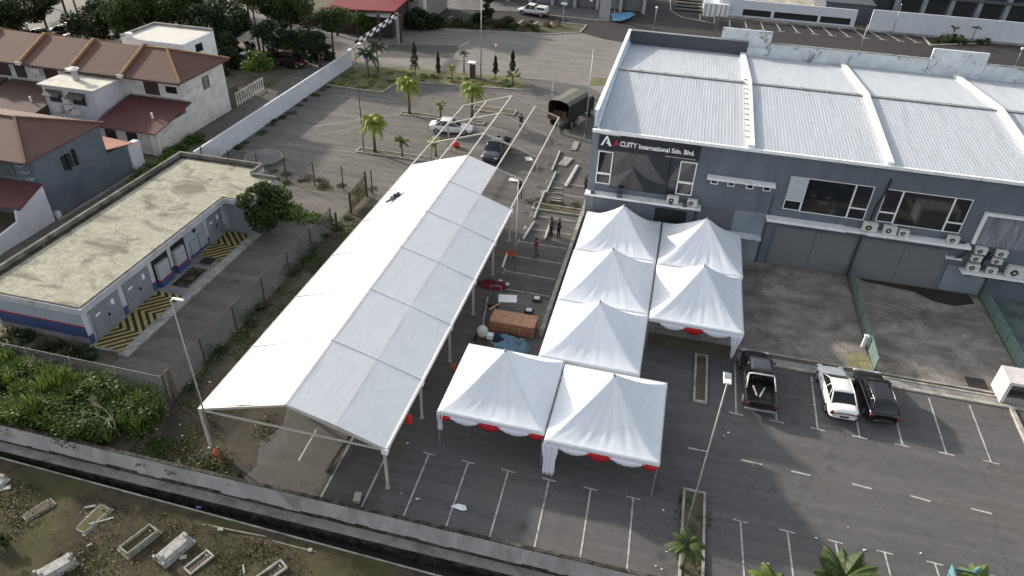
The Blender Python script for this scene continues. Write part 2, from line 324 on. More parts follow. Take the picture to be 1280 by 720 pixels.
sheet('puddle',[(16.6,51.6),(24.6,51.6),(24.8,50.4),(23.2,49.6),(21.8,49.8),(20.5,50.8),(17,51.2)],.034,glassm('dirty_water',(.03,.022,.014),.15))
g=MB().box(7.1,70,38.45,38.7,0,.12); g.box(16.3,70,39.3,39.45,0,.1); g.box(7.1,70,39.72,39.86,0,.06); struct('kerb_front',g,KERB)
g=MB().box(7.1,70,38.7,39.3,0,.05); struct('pavement',g,CONC)
g=MB().box(-6.25,-5.95,37.2,61.0,0,.14); struct('kerb_side',g,KERB)
g=MB()
for a,b in ((P(408,107),P(477,116)),(P(477,116),P(500,102)),(P(500,102),P(560,106)),(P(560,106),P(655,113))): g.beam(a+Vector((0,0,.06)),b+Vector((0,0,.06)),.18,.13)
for a,b in ((P(436,36),P(470,38)),(P(510,35),P(600,39)),(P(600,39),P(690,43)),(P(690,43),P(725,41)),(P(725,41),P(733,32)),(P(733,32),P(702,29))): g.beam(a+Vector((0,0,.07)),b+Vector((0,0,.07)),.2,.14)
for a,b in ((P(560,12),P(640,14)),(P(640,14),P(700,21)),(P(700,21),P(750,26)),(P(750,26),P(778,26)),(P(778,26),P(794,18)),(P(838,-4),P(838,14)),(P(838,14),P(852,22)),(P(852,22),P(893,30)),(P(893,30),P(893,22)),(P(875,26),P(893,30)),(P(875,18),P(875,27))): g.beam(a+Vector((0,0,.07)),b+Vector((0,0,.07)),.22,.14)
struct('road_kerb',g,KERB)
sheet('shop_pavement',[P(560,11),P(640,13),P(700,20),P(752,25),P(778,25),P(795,16),P(800,-12),P(560,-14)],.05,mat('grey_paving',(.1,.1,.1),.9,.2,.6,stain=(.16,.155,.15),stain_scale=.4))
# planted strip along the dark lot and its weeds
sheet('planting_strip',[P(505,36),P(600,38),P(690,42),P(725,40),P(731,32),P(690,29),P(600,25),P(520,22)],.04,mat('strip_soil',(.075,.065,.04),.95,.35,.5,stain=(.04,.055,.02),stain_scale=.5))
# parking lines -------------------------------------------------
def line(g,a,b,w=.1,z=.022): 
    a=Vector((a[0],a[1],z));b=Vector((b[0],b[1],z)); d=(b-a).normalized(); r=Vector((d.y,-d.x,0))*w/2
    g.add([a-r,b-r,b+r,a+r],[(0,1,2,3)])
g=MB()
for x in [-9.88+2.27*k for k in range(-3,6)]+[6.98+2.32*k for k in range(12)]:
    if x<-11.5: line(g,(x+.13,20.8 if x>-15 else 22.9),(x,25.28),.09); continue
    line(g,(x+(25.3-20.8)*.03,20.8),(x,25.28),.09)
    line(g,(x-.38,25.3),(x+.38,25.26),.08,.026)
for x in (4.6+0.0,7.85,): pass
for x in (6.98,): pass
for k in range(9):
    x=6.9+k*2.36
    line(g,(x+.12*(k>0),38.1),(x,33.3),.1); line(g,(x-.42,33.3),(x+.42,33.24),.09,.026)
for a,b in (((939-13,575),(939+14,581)),((989,589),(1013,594.5)),((1065,605),(1090,611.5)),((1138,620),(1163,627)),((1214,636),(1240,642.5)),((860,560),(885,565)),((1283,652),(1310,658))):
    line(g,P(*a),P(*b),.11)
for i in range(9):
    y=42.1+i*2.36
    line(g,(-10.45,y),(-6.4,y),.1); line(g,(-10.45,y-.38),(-10.45,y+.38),.09,.026)
struct('parking_lines',g,PAINT)
g=MB()
for x0,x1,y in ((-24,-14,66.4),(-24,-14,71.8),(-40,-31,76.2),(-39,-33,70.4),(-38,-29,61.2)):
    line(g,(x0,y),(x1,y+.2),.35,.014)
for i in range(7):
    x=-21.5+i*1.55
    line(g,(x,68.3+.9*math.sin(i*2)),(x+.5,69.0+.9*math.sin(i*2)),.12,.02)
for i in range(6):
    for a,b in (((-12.6,61+i*2.4),(-12.2,61.7+i*2.4)),((-14.6,60+i*2.4),(-14.3,60.7+i*2.4))): line(g,a,b,.1,.02)
line(g,(-38,66),(-29.5,73.5),.5,.014); line(g,(-36,64.6),(-30.4,70),.3,.014)
def arrow(g,c,ang,l=2.,z=.026):
    R=Matrix.Rotation(ang,2); 
    def T(x,y): v=R@Vector((x,y)); return (c[0]+v.x,c[1]+v.y,z)
    g.add([T(-l/2,-.08),T(l*.2,-.08),T(l*.2,.08),T(-l/2,.08),T(l*.2,-.32),T(l/2,0),T(l*.2,.32)],[(0,1,2,3),(4,5,6)])
arrow(g,P(430,168),rad(70),2.2); arrow(g,P(491,219),rad(184),2.4); arrow(g,P(524,237),rad(10),1.6)
line(g,P(655,40),P(668,42),.2,.03)
for i in range(5): line(g,P(690+i*45,72+i*1.2),P(712+i*45,73+i*1.2),.25,.03)
line(g,P(655,98),P(700,101),.4,.03); line(g,P(692,102),P(690,120),.3,.03)
struct('faded_markings',g,FADED)
g=MB()
for a,b in (((586,52),(572,60)),((654,25),(645,32)),((673,27),(664,32)),((690,28),(683,35)),((575,21),(571,28)),((566,20),(560,23))): 
    line(g,P(*a),P(*b),.22,.046)
for i in range(13):
    a=P(912+i*19.3,24.5+i*1.55); b=P(912+i*21.3,34+i*1.75)
    if i<12:
        line(g,a,b,.2,.03); line(g,(b.x-.7,b.y),(b.x+.7,b.y-.1),.18,.034)
struct('back_road_markings',g,PAINT)
# islands with kerbs ---------------------------------------------
ISL=[]
def island(c0,c1,w,name='planter_island',soil=None):
    g=MB(); x0,y0=c0; x1,y1=c1; g2=MB()
    g2.box(x0+.12,x1-.12,y0+.12,y1-.12,0.0,.1)
    g.box(x0,x1,y0,y0+.13,0,.16);g.box(x0,x1,y1-.13,y1,0,.16);g.box(x0,x0+.13,y0+.13,y1-.13,0,.16);g.box(x1-.13,x1,y0+.13,y1-.13,0,.16)
    a=struct('island_kerb',g,KERB); b=struct('island_soil',g2,soil or DIRT)
island((-30.5,61.4),(-22.0,62.5),1); island((-30.1,72.6),(-20.1,73.6),1); island((-22.6,76.6),(-17.5,78.2),1)
island((4.0,20.6),(5.2,26.6),1); island((4.3,33.6),(5.15,38.3),1); island((-10.6,54.9),(-5.9,56.1),1)
# ================================================================== MARQUEE
XL,XR,XM=-21.65,-11.2,-16.38; ZE,ZR=3.0,4.68; Y0,DY=22.5,5.3
t=thing('marquee','long white gable marquee with six covered bays and bare frame at its far end','tent',(XM,Y0,0))
def rz_(x): return ZE+(ZR-ZE)*(1-abs(x-XM)/(XR-XM))
for i in range(10):
    y=Y0+i*DY
    fr=MB().beam((XL,y,ZE-.06),(XM,y,ZR-.06),.12,.14).beam((XM,y,ZR-.06),(XR,y,ZE-.06),.12,.14)
    fr.build('truss',ALU2,t)
    for x in (XL,XR):
        lg=MB().beam((x,y,0),(x,y,ZE),.14,.11).box(x-.12,x+.12,y-.12,y+.12,0.02,.05); lg.build('leg',ALU2,t)
pu=[(XL,ZE),((XL+XM)/2,(ZE+ZR)/2+.06),(XM,ZR),((XR+XM)/2,(ZE+ZR)/2+.06),(XR,ZE)]
for x,z in pu:
    MB().beam((x,Y0,z-.05),(x,Y0+9*DY,z-.05),.12,.12).build('purlin',ALU2,t)
def panel(xa,xb,ya,yb):
    g=MB(); nv=10; vs=[];fs=[]; half=abs(xa-xb)>3.5
    us=[0,.5,1] if half else [0,1]; rr=random.Random(int(ya*7+xa))
    for j in range(nv+1):
        v=j/nv
        for u in us:
            x=xa+(xb-xa)*u
            mid=(half and u==.5) or (not half and u==1)
            z=rz_(x)+.02+(.07 if mid else 0)-(.012*math.sin(math.pi*v) if mid else .008*math.sin(math.pi*v))+rr.uniform(-.002,.002)
            vs.append((x,ya+(yb-ya)*v,z))
    k=len(us)
    for j in range(nv):
        for i in range(k-1): fs.append((j*k+i,j*k+i+1,(j+1)*k+i+1,(j+1)*k+i))
    g.add(vs,fs); return g.build('roof_panel',PVC,t,solid=.012)
for i in range(6):
    ya,yb=Y0+i*DY+.012,Y0+(i+1)*DY-.012
    if i==5:
        panel(XL-.08,XM-.02,ya,yb); panel(XM+.02,(XM+XR)/2+.1,ya,yb)
    else:
        panel(XL-.08,XM-.02,ya,yb); panel(XM+.02,XR+.1,ya,yb)
        MB().box(XR+.06,XR+.16,ya,yb,ZE-.24,ZE+.02).build('gutter',WHT,t)
for i in range(1,6): 
    y=Y0+i*DY; hx=(XM+XR)/2; hz=(ZR+ZE)/2+.08
    for a_,b_ in (((XM,y,ZR+.03),(hx,y,hz+.01)),((hx,y,hz+.01),(XR+.1,y,ZE+.01))): MB().beam(a_,b_,.035,.03).build('seam_track',SEAM,t)
    hx=(XM+XL)/2
    for a_,b_ in (((XM,y,ZR+.03),(hx,y,hz+.01)),((hx,y,hz+.01),(XL-.08,y,ZE+.01))): MB().beam(a_,b_,.05,.03).build('seam_track',SEAM,t)
for i in range(6):
    y=Y0+i*DY; MB().box(XR-.12,XR+.2,y-.12,y+.12,ZE-.36,ZE-.02).build('corner_bracket',WHT,t)
MB().beam((XL,Y0,ZE-.12),(XR,Y0,ZE-.12),.07,.1).build('tie_beam',ALU,t)
MB().beam((XL,Y0+9*DY,ZE-.12),(XR,Y0+9*DY,ZE-.12),.02,.02).build('tie_cable',DSTEEL,t)
# ================================================================== CANOPIES
ZC,ZP=2.62,5.25
TN=[('front-right',(-3.55,2.42,25.6,31.85),'white peaked canopy at the front right, long white curtain on its near left leg',1,'F'),
 ('front-left',(-9.6,-3.68,26.1,32.1),'white peaked canopy nearest the marquee, short drape on its near left corner',1,'L'),
 ('mid',(-5.25,.8,32.2,38.2),'white peaked canopy in the middle, directly behind the front pair of canopies',0,''),
 ('mid2',(-5.25,.78,38.32,44.95),'white peaked canopy third from the front in the left column',0,''),
 ('back-left',(-5.2,.8,45.07,51.2),'white peaked canopy under the black company sign, against the grey building',0,''),
 ('back-right',(.95,7.0,44.8,51.2),'white peaked canopy below the row of small high windows',0,''),
 ('right',(.92,6.9,37.95,44.68),'white peaked canopy beside the stained forecourt, just behind the black pickup',1,'R')]
for key,(x0,x1,y0,y1),lab,sw,dr in TN:
    cx,cy=(x0+x1)/2,(y0+y1)/2
    t=thing('canopy_tent',lab,'canopy',(cx,cy,0),0,'white peaked canopies')
    n=56; vs=[];fs=[]; ph=R_.random()*6; ex=1.32+.14*R_.random(); wa=.009+.012*R_.random(); tw=R_.uniform(-.05,.05)
    for j in range(n+1):
        for i in range(n+1):
            u=-1+2*i/n; v=-1+2*j/n; r=max(abs(u),abs(v)); 
            a=math.atan2(v,u)
            rr=math.hypot(u,v)
            e=.75*r+.25*min(1,rr/1.2)
            z=ZC+(ZP-ZC)*(max(0,1-r)**ex)+tw*u*v*(1-r) 
            # hips pulled taut, cloth sagging between them
            m=min(abs(u),abs(v))/(r+1e-6); z-= .10*math.sin(math.pi*min(1,r))*(1-m)*1.0
            z+= wa*(math.sin(a*22+ph+r*3)+.8*math.sin(a*37+ph*2+r*5))*math.sin(math.pi*min(1,r))
            vs.append((cx+u*(x1-x0)/2,cy+v*(y1-y0)/2,z))
    for j in range(n):
        for i in range(n): fs.append((j*(n+1)+i,j*(n+1)+i+1,(j+1)*(n+1)+i+1,(j+1)*(n+1)+i))
    g=MB().add(vs,fs); o=g.build('roof_cloth',PVC2,t,smooth=True,solid=.01)
    MB().tube([(cx,cy,ZP-.12),(cx,cy,ZP+.06)],[.1,.03],8).build('peak_cap',GALV,t)
    g=MB()
    for s in ((x0,y0,x1,y0),(x1,y0,x1,y1),(x1,y1,x0,y1),(x0,y1,x0,y0)):
        g.beam((s[0],s[1],ZC-.08),(s[2],s[3],ZC-.08),.05,.05)
    g.build('frame',GALV,t)
    g=MB(); k=.03
    g.box(x0-k,x1+k,y0-k,y0-k+.012,ZC-.24,ZC+.005); g.box(x0-k,x1+k,y1+k-.012,y1+k,ZC-.24,ZC+.005)
    g.box(x0-k,x0-k+.012,y0-k+.012,y1+k-.012,ZC-.24,ZC+.005); g.box(x1+k-.012,x1+k,y0-k+.012,y1+k-.012,ZC-.24,ZC+.005)
    g.build('valance',PVC2,t)
    for x in (x0+.05,x1-.05):
        for y in (y0+.05,y1-.05): MB().tube([(x,y,.02),(x,y,ZC-.05)],.04,8).build('leg',GALV,t)
    if sw:
        def swag(xa,xb,depth,m,red=False):
            g=MB(); vs=[];fs=[]; nn=14
            for i in range(nn+1):
                u=i/nn; d=depth*(math.sin(math.pi*u)**.7)+.03
                for j in range(4):
                    w=j/3; vs.append((xa+(xb-xa)*u,y0-.05-.05*math.sin(math.pi*w)-.015*math.sin(i*2.2),ZC-.2-d*w))
            for i in range(nn):
                for j in range(3): fs.append((i*4+j,(i+1)*4+j,(i+1)*4+j+1,i*4+j+1))
            g.add(vs,fs).build('swag',m,t,smooth=True,solid=.01)
        L=x1-x0
        swag(x0+.12*L,x0+.4*L,.42,WCL); swag(x0+.38*L,x0+.6*L,.5,RED); swag(x0+.58*L,x0+.88*L,.42,WCL); swag(x0+.86*L,x1,.4,RED if dr!='R' else WCL)
        if dr=='L': swag(x0+.03,x0+.13*L,.4,RED)
        def drape(xc,w0,w1,z1,mat_):
            g=MB(); vs=[];fs=[]; nn=14;mm=8
            for j in range(mm+1):
                v=j/mm; w=w0+(w1-w0)*v + .05*math.sin(v*9)
                for i in range(nn+1):
                    u=i/nn; vs.append((xc+(u-.5)*w,y0-.1-.06*math.cos(u*math.pi*5)*(1-.3*v),ZC-.1-(ZC-.1-z1)*v))
            for j in range(mm):
                for i in range(nn): fs.append((j*(nn+1)+i,(j+1)*(nn+1)+i,(j+1)*(nn+1)+i+1,j*(nn+1)+i+1))
            g.add(vs,fs).build('leg_drape',mat_,t,smooth=True,solid=.01)
        if dr=='F': drape(x0+.36,.85,.55,.12,WCL)
        if dr=='L': drape(x0+.16,.3,.2,1.3,WCL)
        if dr=='R': drape(x1-.35,.75,.1,.5,WCL)
# ================================================================== GREY BUILDING
YF=51.7; BX0,BX1=-5.42,52.; ZEV=9.55; ZRG=10.5; YR,YB=64.0,76.3
t=thing('factory_building','long blue-grey factory block with pale ribbed metal roof and black company sign','building',(BX0,YF,0))
MB().box(BX0,BX1,YF,YB,0,ZEV).build('wall',GREYB,t)
def rib_roof(x0,x1,first):
    g=MB(); vs=[]
    prof=[]; x=x0
    while x<x1-.28:
        prof+= [(x,0),(x+.17,0),(x+.19,.010),(x+.225,.010)]; x+=.25
    prof.append((x1,0))
    for sgn,ya,yb,za,zb in ((1,YF-.12,YR,ZEV+.02,ZRG+.02),(1,YR,YB-.02,ZRG+.02,ZEV+.02)):
        vs=[];fs=[]
        for px_,h in prof: vs+= [(px_,ya,za+h),(px_,yb,zb+h)]
        for i in range(len(prof)-1): fs.append((2*i,2*i+2,2*i+3,2*i+1))
        g.add(vs,fs)
    g.build('roof_sheet',ROOFM,t)
RBX=[(-5.15,6.0),(6.5,15.7),(16.15,26.1),(26.55,36.4),(36.85,51.8)]
for i,(a,b) in enumerate(RBX): 
    rib_roof(a,b,i==0)
    g=MB().beam((a,YR,ZRG+.09),(b,YR,ZRG+.09),.42,.05)
    k=a+2.0
    while k<b: g.box(k-.07,k+.07,YR-.26,YR+.26,ZRG+.11,ZRG+.16); k+=2.2
    g.build('ridge_cap',GALV,t)
for (a,b),(c,d) in zip(RBX[:-1],RBX[1:]):
    w0,w1=b,c
    hh=.3
    g=MB()
    vs=[];n_=0
    for y,z in ((YF-.14,ZEV),(YR,ZRG),(YB-.02,ZEV)):
        vs+=[(w0,y,z-.1),(w1,y,z-.1),(w1,y,z+hh),(w0,y,z+hh)]
    g.add(vs,[(0,1,2,3),(8,11,10,9)]+[(i*4+j,(i+1)*4+j,(i+1)*4+(j+1)%4,i*4+(j+1)%4) for i in range(2) for j in range(4)])
    g.build('party_wall',WHT,t)
for k in range(12):
    y=YF+1+k*1.02; MB().box(5.8,6.1,y,y+.1,ZEV+.3+(y-YF)*.077,ZEV+.38+(y-YF)*.077).build('wall_bracket',GALV,t)
ZPP=10.9
MB().box(BX0-.1,BX0+.12,YF+.35,YB+.35,ZEV-.3,ZPP).build('side_parapet',STAINW,t)
MB().box(BX0-.16,BX0+.16,YF+.3,YB+.4,ZPP,ZPP+.05).build('parapet_cap',WHT,t)
g=MB(); 
for ya,yb,za,zb in ((YF,YR,ZEV,ZRG),(YR,YB,ZRG,ZEV)): g.slab([(BX0+.13,ya,za+.3),(BX0+.3,ya,za+.1),(BX0+.3,yb,zb+.1),(BX0+.13,yb,zb+.3)],.03)
g.build('flashing',BLUEG,t)
MB().box(BX0+.12,6.6,YB,YB+.3,ZEV-.3,ZPP).build('rear_parapet',DGREY,t)
MB().box(BX0+.16,6.65,YB-.05,YB+.35,ZPP,ZPP+.06).build('parapet_cap',GALV,t)
g=MB().box(3.9,8.75,YB+.31,YB+.55,ZEV,12.0); g.build('rear_wall_panel',STAINW,t)
g=MB().box(8.76,23.6,YB,YB+.25,ZEV-.3,10.95).box(6.61,8.75,YB,YB+.25,ZEV-.3,10.4).box(28.6,BX1,YB,YB+.25,ZEV-.3,10.95); g.build('rear_wall_panel',STAINW,t)
MB().box(23.65,28.55,YB-.03,YB+.25,ZEV-.3,12.0).build('rear_wall_panel',STAINW,t)
g=MB().box(8.7,23.6,YB-.04,YB+.3,10.95,11.02).box(28.6,BX1,YB-.04,YB+.3,10.95,11.02); g.build('parapet_cap',CONC,t)
MB().box(BX0-.1,BX1,YF-.34,YF-.1,ZEV-.16,ZEV+.06).build('gutter',WHT,t)
MB().box(BX0-.1,BX0+.55,YF-.06,YF,0,ZEV-.16).build('corner_pier',mat('pier_grey',(.17,.185,.21),.85,.06,.6),t)
# sign
MB().box(-4.95,2.75,YF-.16,YF,8.0,9.36).build('sign_board',SIGN,t)
sb=[o for o in t.children if o.name.startswith('sign_board')][0]
def text(s,x,z,size,m,name='lettering',wid=1):
    cu=bpy.data.curves.new('txt','FONT'); cu.body=s; cu.size=size; cu.extrude=.02; cu.offset=.012
    ob=bpy.data.objects.new('txt',cu); C.objects.link(ob); bpy.context.view_layer.update()
    me=bpy.data.meshes.new_from_object(ob.evaluated_get(bpy.context.evaluated_depsgraph_get())); bpy.data.objects.remove(ob)
    x0_=min(v.co.x for v in me.vertices); x1_=max(v.co.x for v in me.vertices); sx=wid/(x1_-x0_)
    for v in me.vertices:
        p=v.co.copy(); v.co=(x+(p.x-x0_)*sx-t.location.x, YF-.185-p.z-t.location.y, z+p.y)
    me.materials.clear(); me.materials.append(m)
    o=bpy.data.objects.new(name,me); C.objects.link(o); o.parent=sb; return o
text('A',-3.8,8.45,.66,SIGR,wid=.44); text('CUITY',-3.3,8.47,.56,SIGW,wid=1.3); text('International Sdn. Bhd.',-1.85,8.47,.5,SIGW,wid=4.2)
g=MB()
def tri(g,pts,y=YF-.19): g.add([(x,y,z) for x,z in pts]+[(x,y+.03,z) for x,z in pts],[tuple(range(len(pts))),tuple(range(2*len(pts)-1,len(pts)-1,-1))]+[(i,len(pts)+i,len(pts)+(i+1)%len(pts),(i+1)%len(pts)) for i in range(len(pts))])
tri(g,[(-4.8+(x_+4.75)*.68,8.36+(z_-8.3)*.86) for x_,z_ in [(-4.75,8.3),(-4.5,8.3),(-4.1,9.0),(-4.0,8.78),(-4.12,8.55),(-3.95,8.5),(-3.75,8.3),(-3.48,8.3),(-4.02,9.22),(-4.18,9.22)]])
g.build('emblem',SIGW,sb)
g=MB().box(-4.9,-3.35,YF-.19,YF-.16,9.24,9.33); g.box(.2,2.5,YF-.19,YF-.16,8.1,8.15); g.build('small_print',mat('sign_grey',(.4,.4,.4),.6,.1,5),sb)
# windows: (pane rects), frame
def window(panes,fr=.07,m=WHT,slats=None):
    x0=min(p[0] for p in panes);x1=max(p[1] for p in panes);z0=min(p[2] for p in panes);z1=max(p[3] for p in panes)
    g=MB()
    for (a,b,c,d) in panes:
        g.box(a,b,YF-.06,YF-.04,c,c+fr);g.box(a,b,YF-.06,YF-.04,d-fr,d);g.box(a,a+fr,YF-.065,YF-.04,c,d);g.box(b-fr,b,YF-.065,YF-.04,c,d)
    w=g.build('window',m,t)
    for (a,b,c,d) in panes:
        MB().box(a+.02,b-.02,YF-.035,YF-.005,c+.02,d-.02).build('pane',GLS,w)
    return w
window([(-4.9,-3.72,5.95,7.85),(-4.9,-3.72,5.05,5.95)],.09); window([(1.45,2.72,6.1,7.85),(1.45,2.72,5.05,6.1)],.09)
w=window([(-3.7,1.43,4.85,8.0)],.03,BLK)
w=window([(9.6,10.85,5.05,5.85),(10.85,14.25,5.0,7.8),(14.25,15.5,5.0,5.9),(14.25,15.5,5.9,7.8)],.06)
MB().box(9.6,10.85,YF-.1,YF-.02,5.88,7.82).build('shutter_panel',mat('pale_grey_panel',(.42,.44,.46),.7,.05,1,stretch=(1,1,20)),t)
window([(16.3,17.5,5.1,5.9),(16.3,17.5,5.9,7.78),(17.5,21.0,5.0,7.78),(21.0,22.15,5.0,5.8),(21.0,22.15,5.8,7.78)],.06)
for x in (4.2,5.4,6.75,8.05)[:4]:
    x=x-.0
for x in (3.95,5.2,6.6,7.85): window([(x,x+.55,6.3,6.75)],.07)
MB().slab([(3.6,YF-.6,6.98),(8.65,YF-.6,6.98),(8.65,YF,7.05),(3.6,YF,7.05)],.12).build('window_hood',WHT,t)
g=MB().box(BX0-.15,3.6,YF-.8,YF,4.2,4.38); g.build('ledge',WHT,t,bevel=.02)
g=MB().box(8.6,14.4,YF-.8,YF,4.15,4.36).box(14.4,15.9,YF-.7,YF,4.15,4.3).box(15.9,23.1,YF-.8,YF,4.15,4.36); g.build('ledge',WHT,t,bevel=.02)
g=MB().box(-3.0,-2.6,YF-.82,YF-.2,4.38,4.75).box(1.1,1.4,YF-.7,YF-.2,4.38,4.6).box(2.2,2.5,YF-.82,YF-.3,4.38,4.7).box(-5.1,-4.8,YF-.8,YF-.4,4.38,4.7); g.build('ledge_pier',DGREY,t)
MB().box(.15,2.65,YF-.04,YF,1.6,3.6).build('doorway',BLK,t)
MB().box(3.4,6.25,YF-.03,YF,1.2,4.25).build('roller_door',mat('mauve_grey_shutter',(.12,.115,.135),.7,.06,1,stretch=(1,1,12)),t)
MB().box(6.25,8.6,YF-.03,YF,0,4.4).build('wall_patch',GREYL,t)
MB().box(5.6,8.6,YF-.75,YF,2.35,2.5).build('hood',STAINW,t)
for x0,x1 in ((9.6,15.55),(15.95,22.15)):
    d=MB().box(x0+.06,(x0+x1)/2-.02,YF-.05,YF,.06,3.45).box((x0+x1)/2+.02,x1-.06,YF-.05,YF,.06,3.45); d.build('roller_door',SHUT,t)
    MB().box(x0-.1,x1+.1,YF-.09,YF,3.45,3.6).box(x0-.1,x0+.06,YF-.09,YF,0,3.45).box(x1-.06,x1+.1,YF-.09,YF,0,3.45).build('door_frame',GREYB,t)
MB().box(22.4,25.3,YF-.04,YF,.1,2.3).build('wall_patch',GREYL,t)
MB().tube([(16.35,YF-.1,8.6),(16.3,YF-.1,7.4),(16.02,YF-.1,6.4),(15.98,YF-.1,5.0),(15.8,YF-.3,4.4)],.07,6).build('drain_pipe',BLK,t)
MB().tube([(15.75,YF-.12,4.1),(15.75,YF-.12,.1)],.06,6).build('drain_pipe',DSTEEL,t)
MB().tube([(25.35,YF-.12,2.3),(25.35,YF-.12,.1)],.06,6).build('drain_pipe',DSTEEL,t)
MB().box(23.25,30,YF-.02,YF,4.3,6.8).build('stained_recess',mat('streaked_grey_render',(.2,.21,.24),.9,.3,1.5,stain=(.5,.52,.54),stain_scale=1.3,stain_lo=.6,stain_hi=.72,stretch=(1.5,1,.25)),t)
MB().box(23.2,30,YF-.3,YF,6.8,6.98).box(23.2,23.42,YF-.2,YF,4.4,6.8).build('recess_frame',WHT,t)
g=MB()
for x in (24.3,25.35,26.4,27.6): g.box(x,x+.05,YF-.06,YF-.02,4.4,6.8)
g.build('recess_rib',GREYL,t)
MB().box(23.2,30,YF-.85,YF,2.15,2.3).build('ac_ledge',WHT,t)
g=MB()
for x in (23.7,24.9,26.1,27.2,28.4): g.box(x,x+.35,YF-.5,YF,1.85,2.15)
g.build('ledge_bracket',BLK,t)
MB().tube([(22.2,YF-.4,4.5),(22.8,YF-.2,4.4),(23.2,YF-.15,3.8),(22.9,YF-.2,3.2),(22.3,YF-.2,2.95)],.07,6).tube([(24.7,YF-.15,3.9),(24.5,YF-.15,3.1),(24.6,YF-.15,2.4)],.08,6).tube([(24.5,YF-.15,3.3),(25.0,YF-.15,3.5),(25.1,YF-.15,3.9)],.06,6).build('ac_pipe',BLK,t)
MB().tube([(2.9,YF-.05,4.5),(3.3,YF-.05,4.0),(3.35,YF-.05,.2)],.03,5).build('cable',BLK,t)
MB().tube([(8.75,YF-.05,6.0),(8.78,YF-.05,.1)],.035,5).build('drain_pipe',DSTEEL,t)
MB().box(21.9,23.0,YF-.4,YF,3.0,3.1).build('small_shelf',WHT,t)
# AC units
AFAN=mat('fan_grey',(.06,.06,.06),.7,.2,4)
def ac(x,z,s,label):
    o=thing('air_conditioner',label,'air conditioner',(x,YF-.36,z),0,'air conditioner units on the grey building')
    s*=.86; w,h,d=.8*s,.58*s,.3*s
    MB().box(-w/2,w/2,-d/2-.08,d/2,.04,h).build('casing',ACM,o,world=False,bevel=.02)
    g=MB(); n=20; r=h*.31; cx=-w*.12
    g.add([(cx+r*math.cos(k*6.2832/n),-d/2-.085,h*.52+r*math.sin(k*6.2832/n)) for k in range(n)]+[(cx+r*math.cos(k*6.2832/n),-d/2-.1,h*.52+r*math.sin(k*6.2832/n)) for k in range(n)],[tuple(range(n,2*n))]+[(k,(k+1)%n,n+(k+1)%n,n+k) for k in range(n)])
    g.build('fan_grille',AFAN,o,world=False)
    MB().tube([(cx,-d/2-.1,h*.52),(cx,-d/2-.13,h*.52)],r*.28,10).build('fan_hub',ACM,o,world=False)
    MB().box(-w*.4,-w*.3,-d/2,d/2,0,.04).box(w*.3,w*.4,-d/2,d/2,0,.04).build('foot',DSTEEL,o,world=False)
for x,z,s,l in ((1.35,4.38,1.3,'pale air conditioner on the ledge under the sign, left one of two'),(2.88,4.38,1.15,'smaller pale air conditioner at the right end of the ledge under the sign'),
 (16.0,4.36,1.45,'large white air conditioner between the two big window groups'),(17.4,4.36,1.35,'white air conditioner below the left pane of the right window group'),(18.4,4.36,1.05,'beige air conditioner third along the right ledge'),(21.8,4.36,1.15,'lone beige air conditioner at the far right end of the long ledge'),
 (23.9,3.78,1.15,'upper left air conditioner in the cluster by the stained recess'),(23.85,3.12,1.05,'air conditioner hung below the upper left one in the cluster'),(25.3,3.78,1.1,'upper right air conditioner in the cluster by the stained recess'),(25.25,3.15,1.0,'air conditioner hung below the upper right one in the cluster'),
 (23.9,2.3,1.25,'white air conditioner at the left end of the bracketed shelf'),(25.2,2.3,1.05,'beige air conditioner in the middle of the bracketed shelf'),(26.75,2.3,1.75,'biggest white air conditioner, at the right of the bracketed shelf')): ac(x,z,s,l)
# ================================================================== VEHICLES
DBRN=mat('dark_brown_crate',(.06,.035,.025),.9,.2,3); KRED0=mat('dull_red_crate',(.1,.02,.02),.9,.1,5)
def wheel(o,x,y,r=.32,w=.22):
    s=1 if x>0 else -1
    MB().tube([(x-s*.04,y+(r+.05)*math.cos(q*.3142),r+(r+.05)*math.sin(q*.3142)) for q in range(11)],.035,5).build('wheel_arch',BLK,o,world=False,smooth=True)
    wl=MB().tube([(x-s*w,y,r),(x,y,r)],r,18).build('wheel',RUB,o,world=False)
    MB().tube([(x,y,r),(x+s*.015,y,r)],r*.66,14).build('rim',RIM,wl,world=False)
def body(st):
    g=MB(); vs=[];fs=[];K=14
    for (y,w,zb,zs,zt) in st:
        zm=(zb+zs)/2
        h=[(0,zt),(w*.55,zt-.01),(w*.86,zt-.05),(w*.97,zs),(w,zm+.05),(w*.97,zb+.1),(w*.85,zb),(0,zb)]
        ring=h+[(-a,b) for a,b in h[-2:0:-1]]
        vs+=[(a,y,b) for a,b in ring]
    K=len(ring)
    for i in range(len(st)-1):
        for k in range(K): fs.append((i*K+k,i*K+(k+1)%K,(i+1)*K+(k+1)%K,(i+1)*K+k))
    fs+=[tuple(range(K)),tuple((len(st)-1)*K+k for k in range(K))[::-1]]
    return g.add(vs,fs)
def quadpatch(g,a,b,c,d,n=4,bulge=.0,nrm=(0,0,1)):
    vs=[];fs=[];a,b,c,d=map(Vector,(a,b,c,d)); nn=Vector(nrm)
    for j in range(n+1):
        for i in range(n+1):
            u=i/n;v=j/n; p=(a*(1-u)+b*u)*(1-v)+(d*(1-u)+c*u)*v; vs.append(p+nn*bulge*math.sin(math.pi*u)*math.sin(math.pi*v)**.5)
    for j in range(n):
        for i in range(n): fs.append((j*(n+1)+i,j*(n+1)+i+1,(j+1)*(n+1)+i+1,(j+1)*(n+1)+i))
    return g.add(vs,fs)
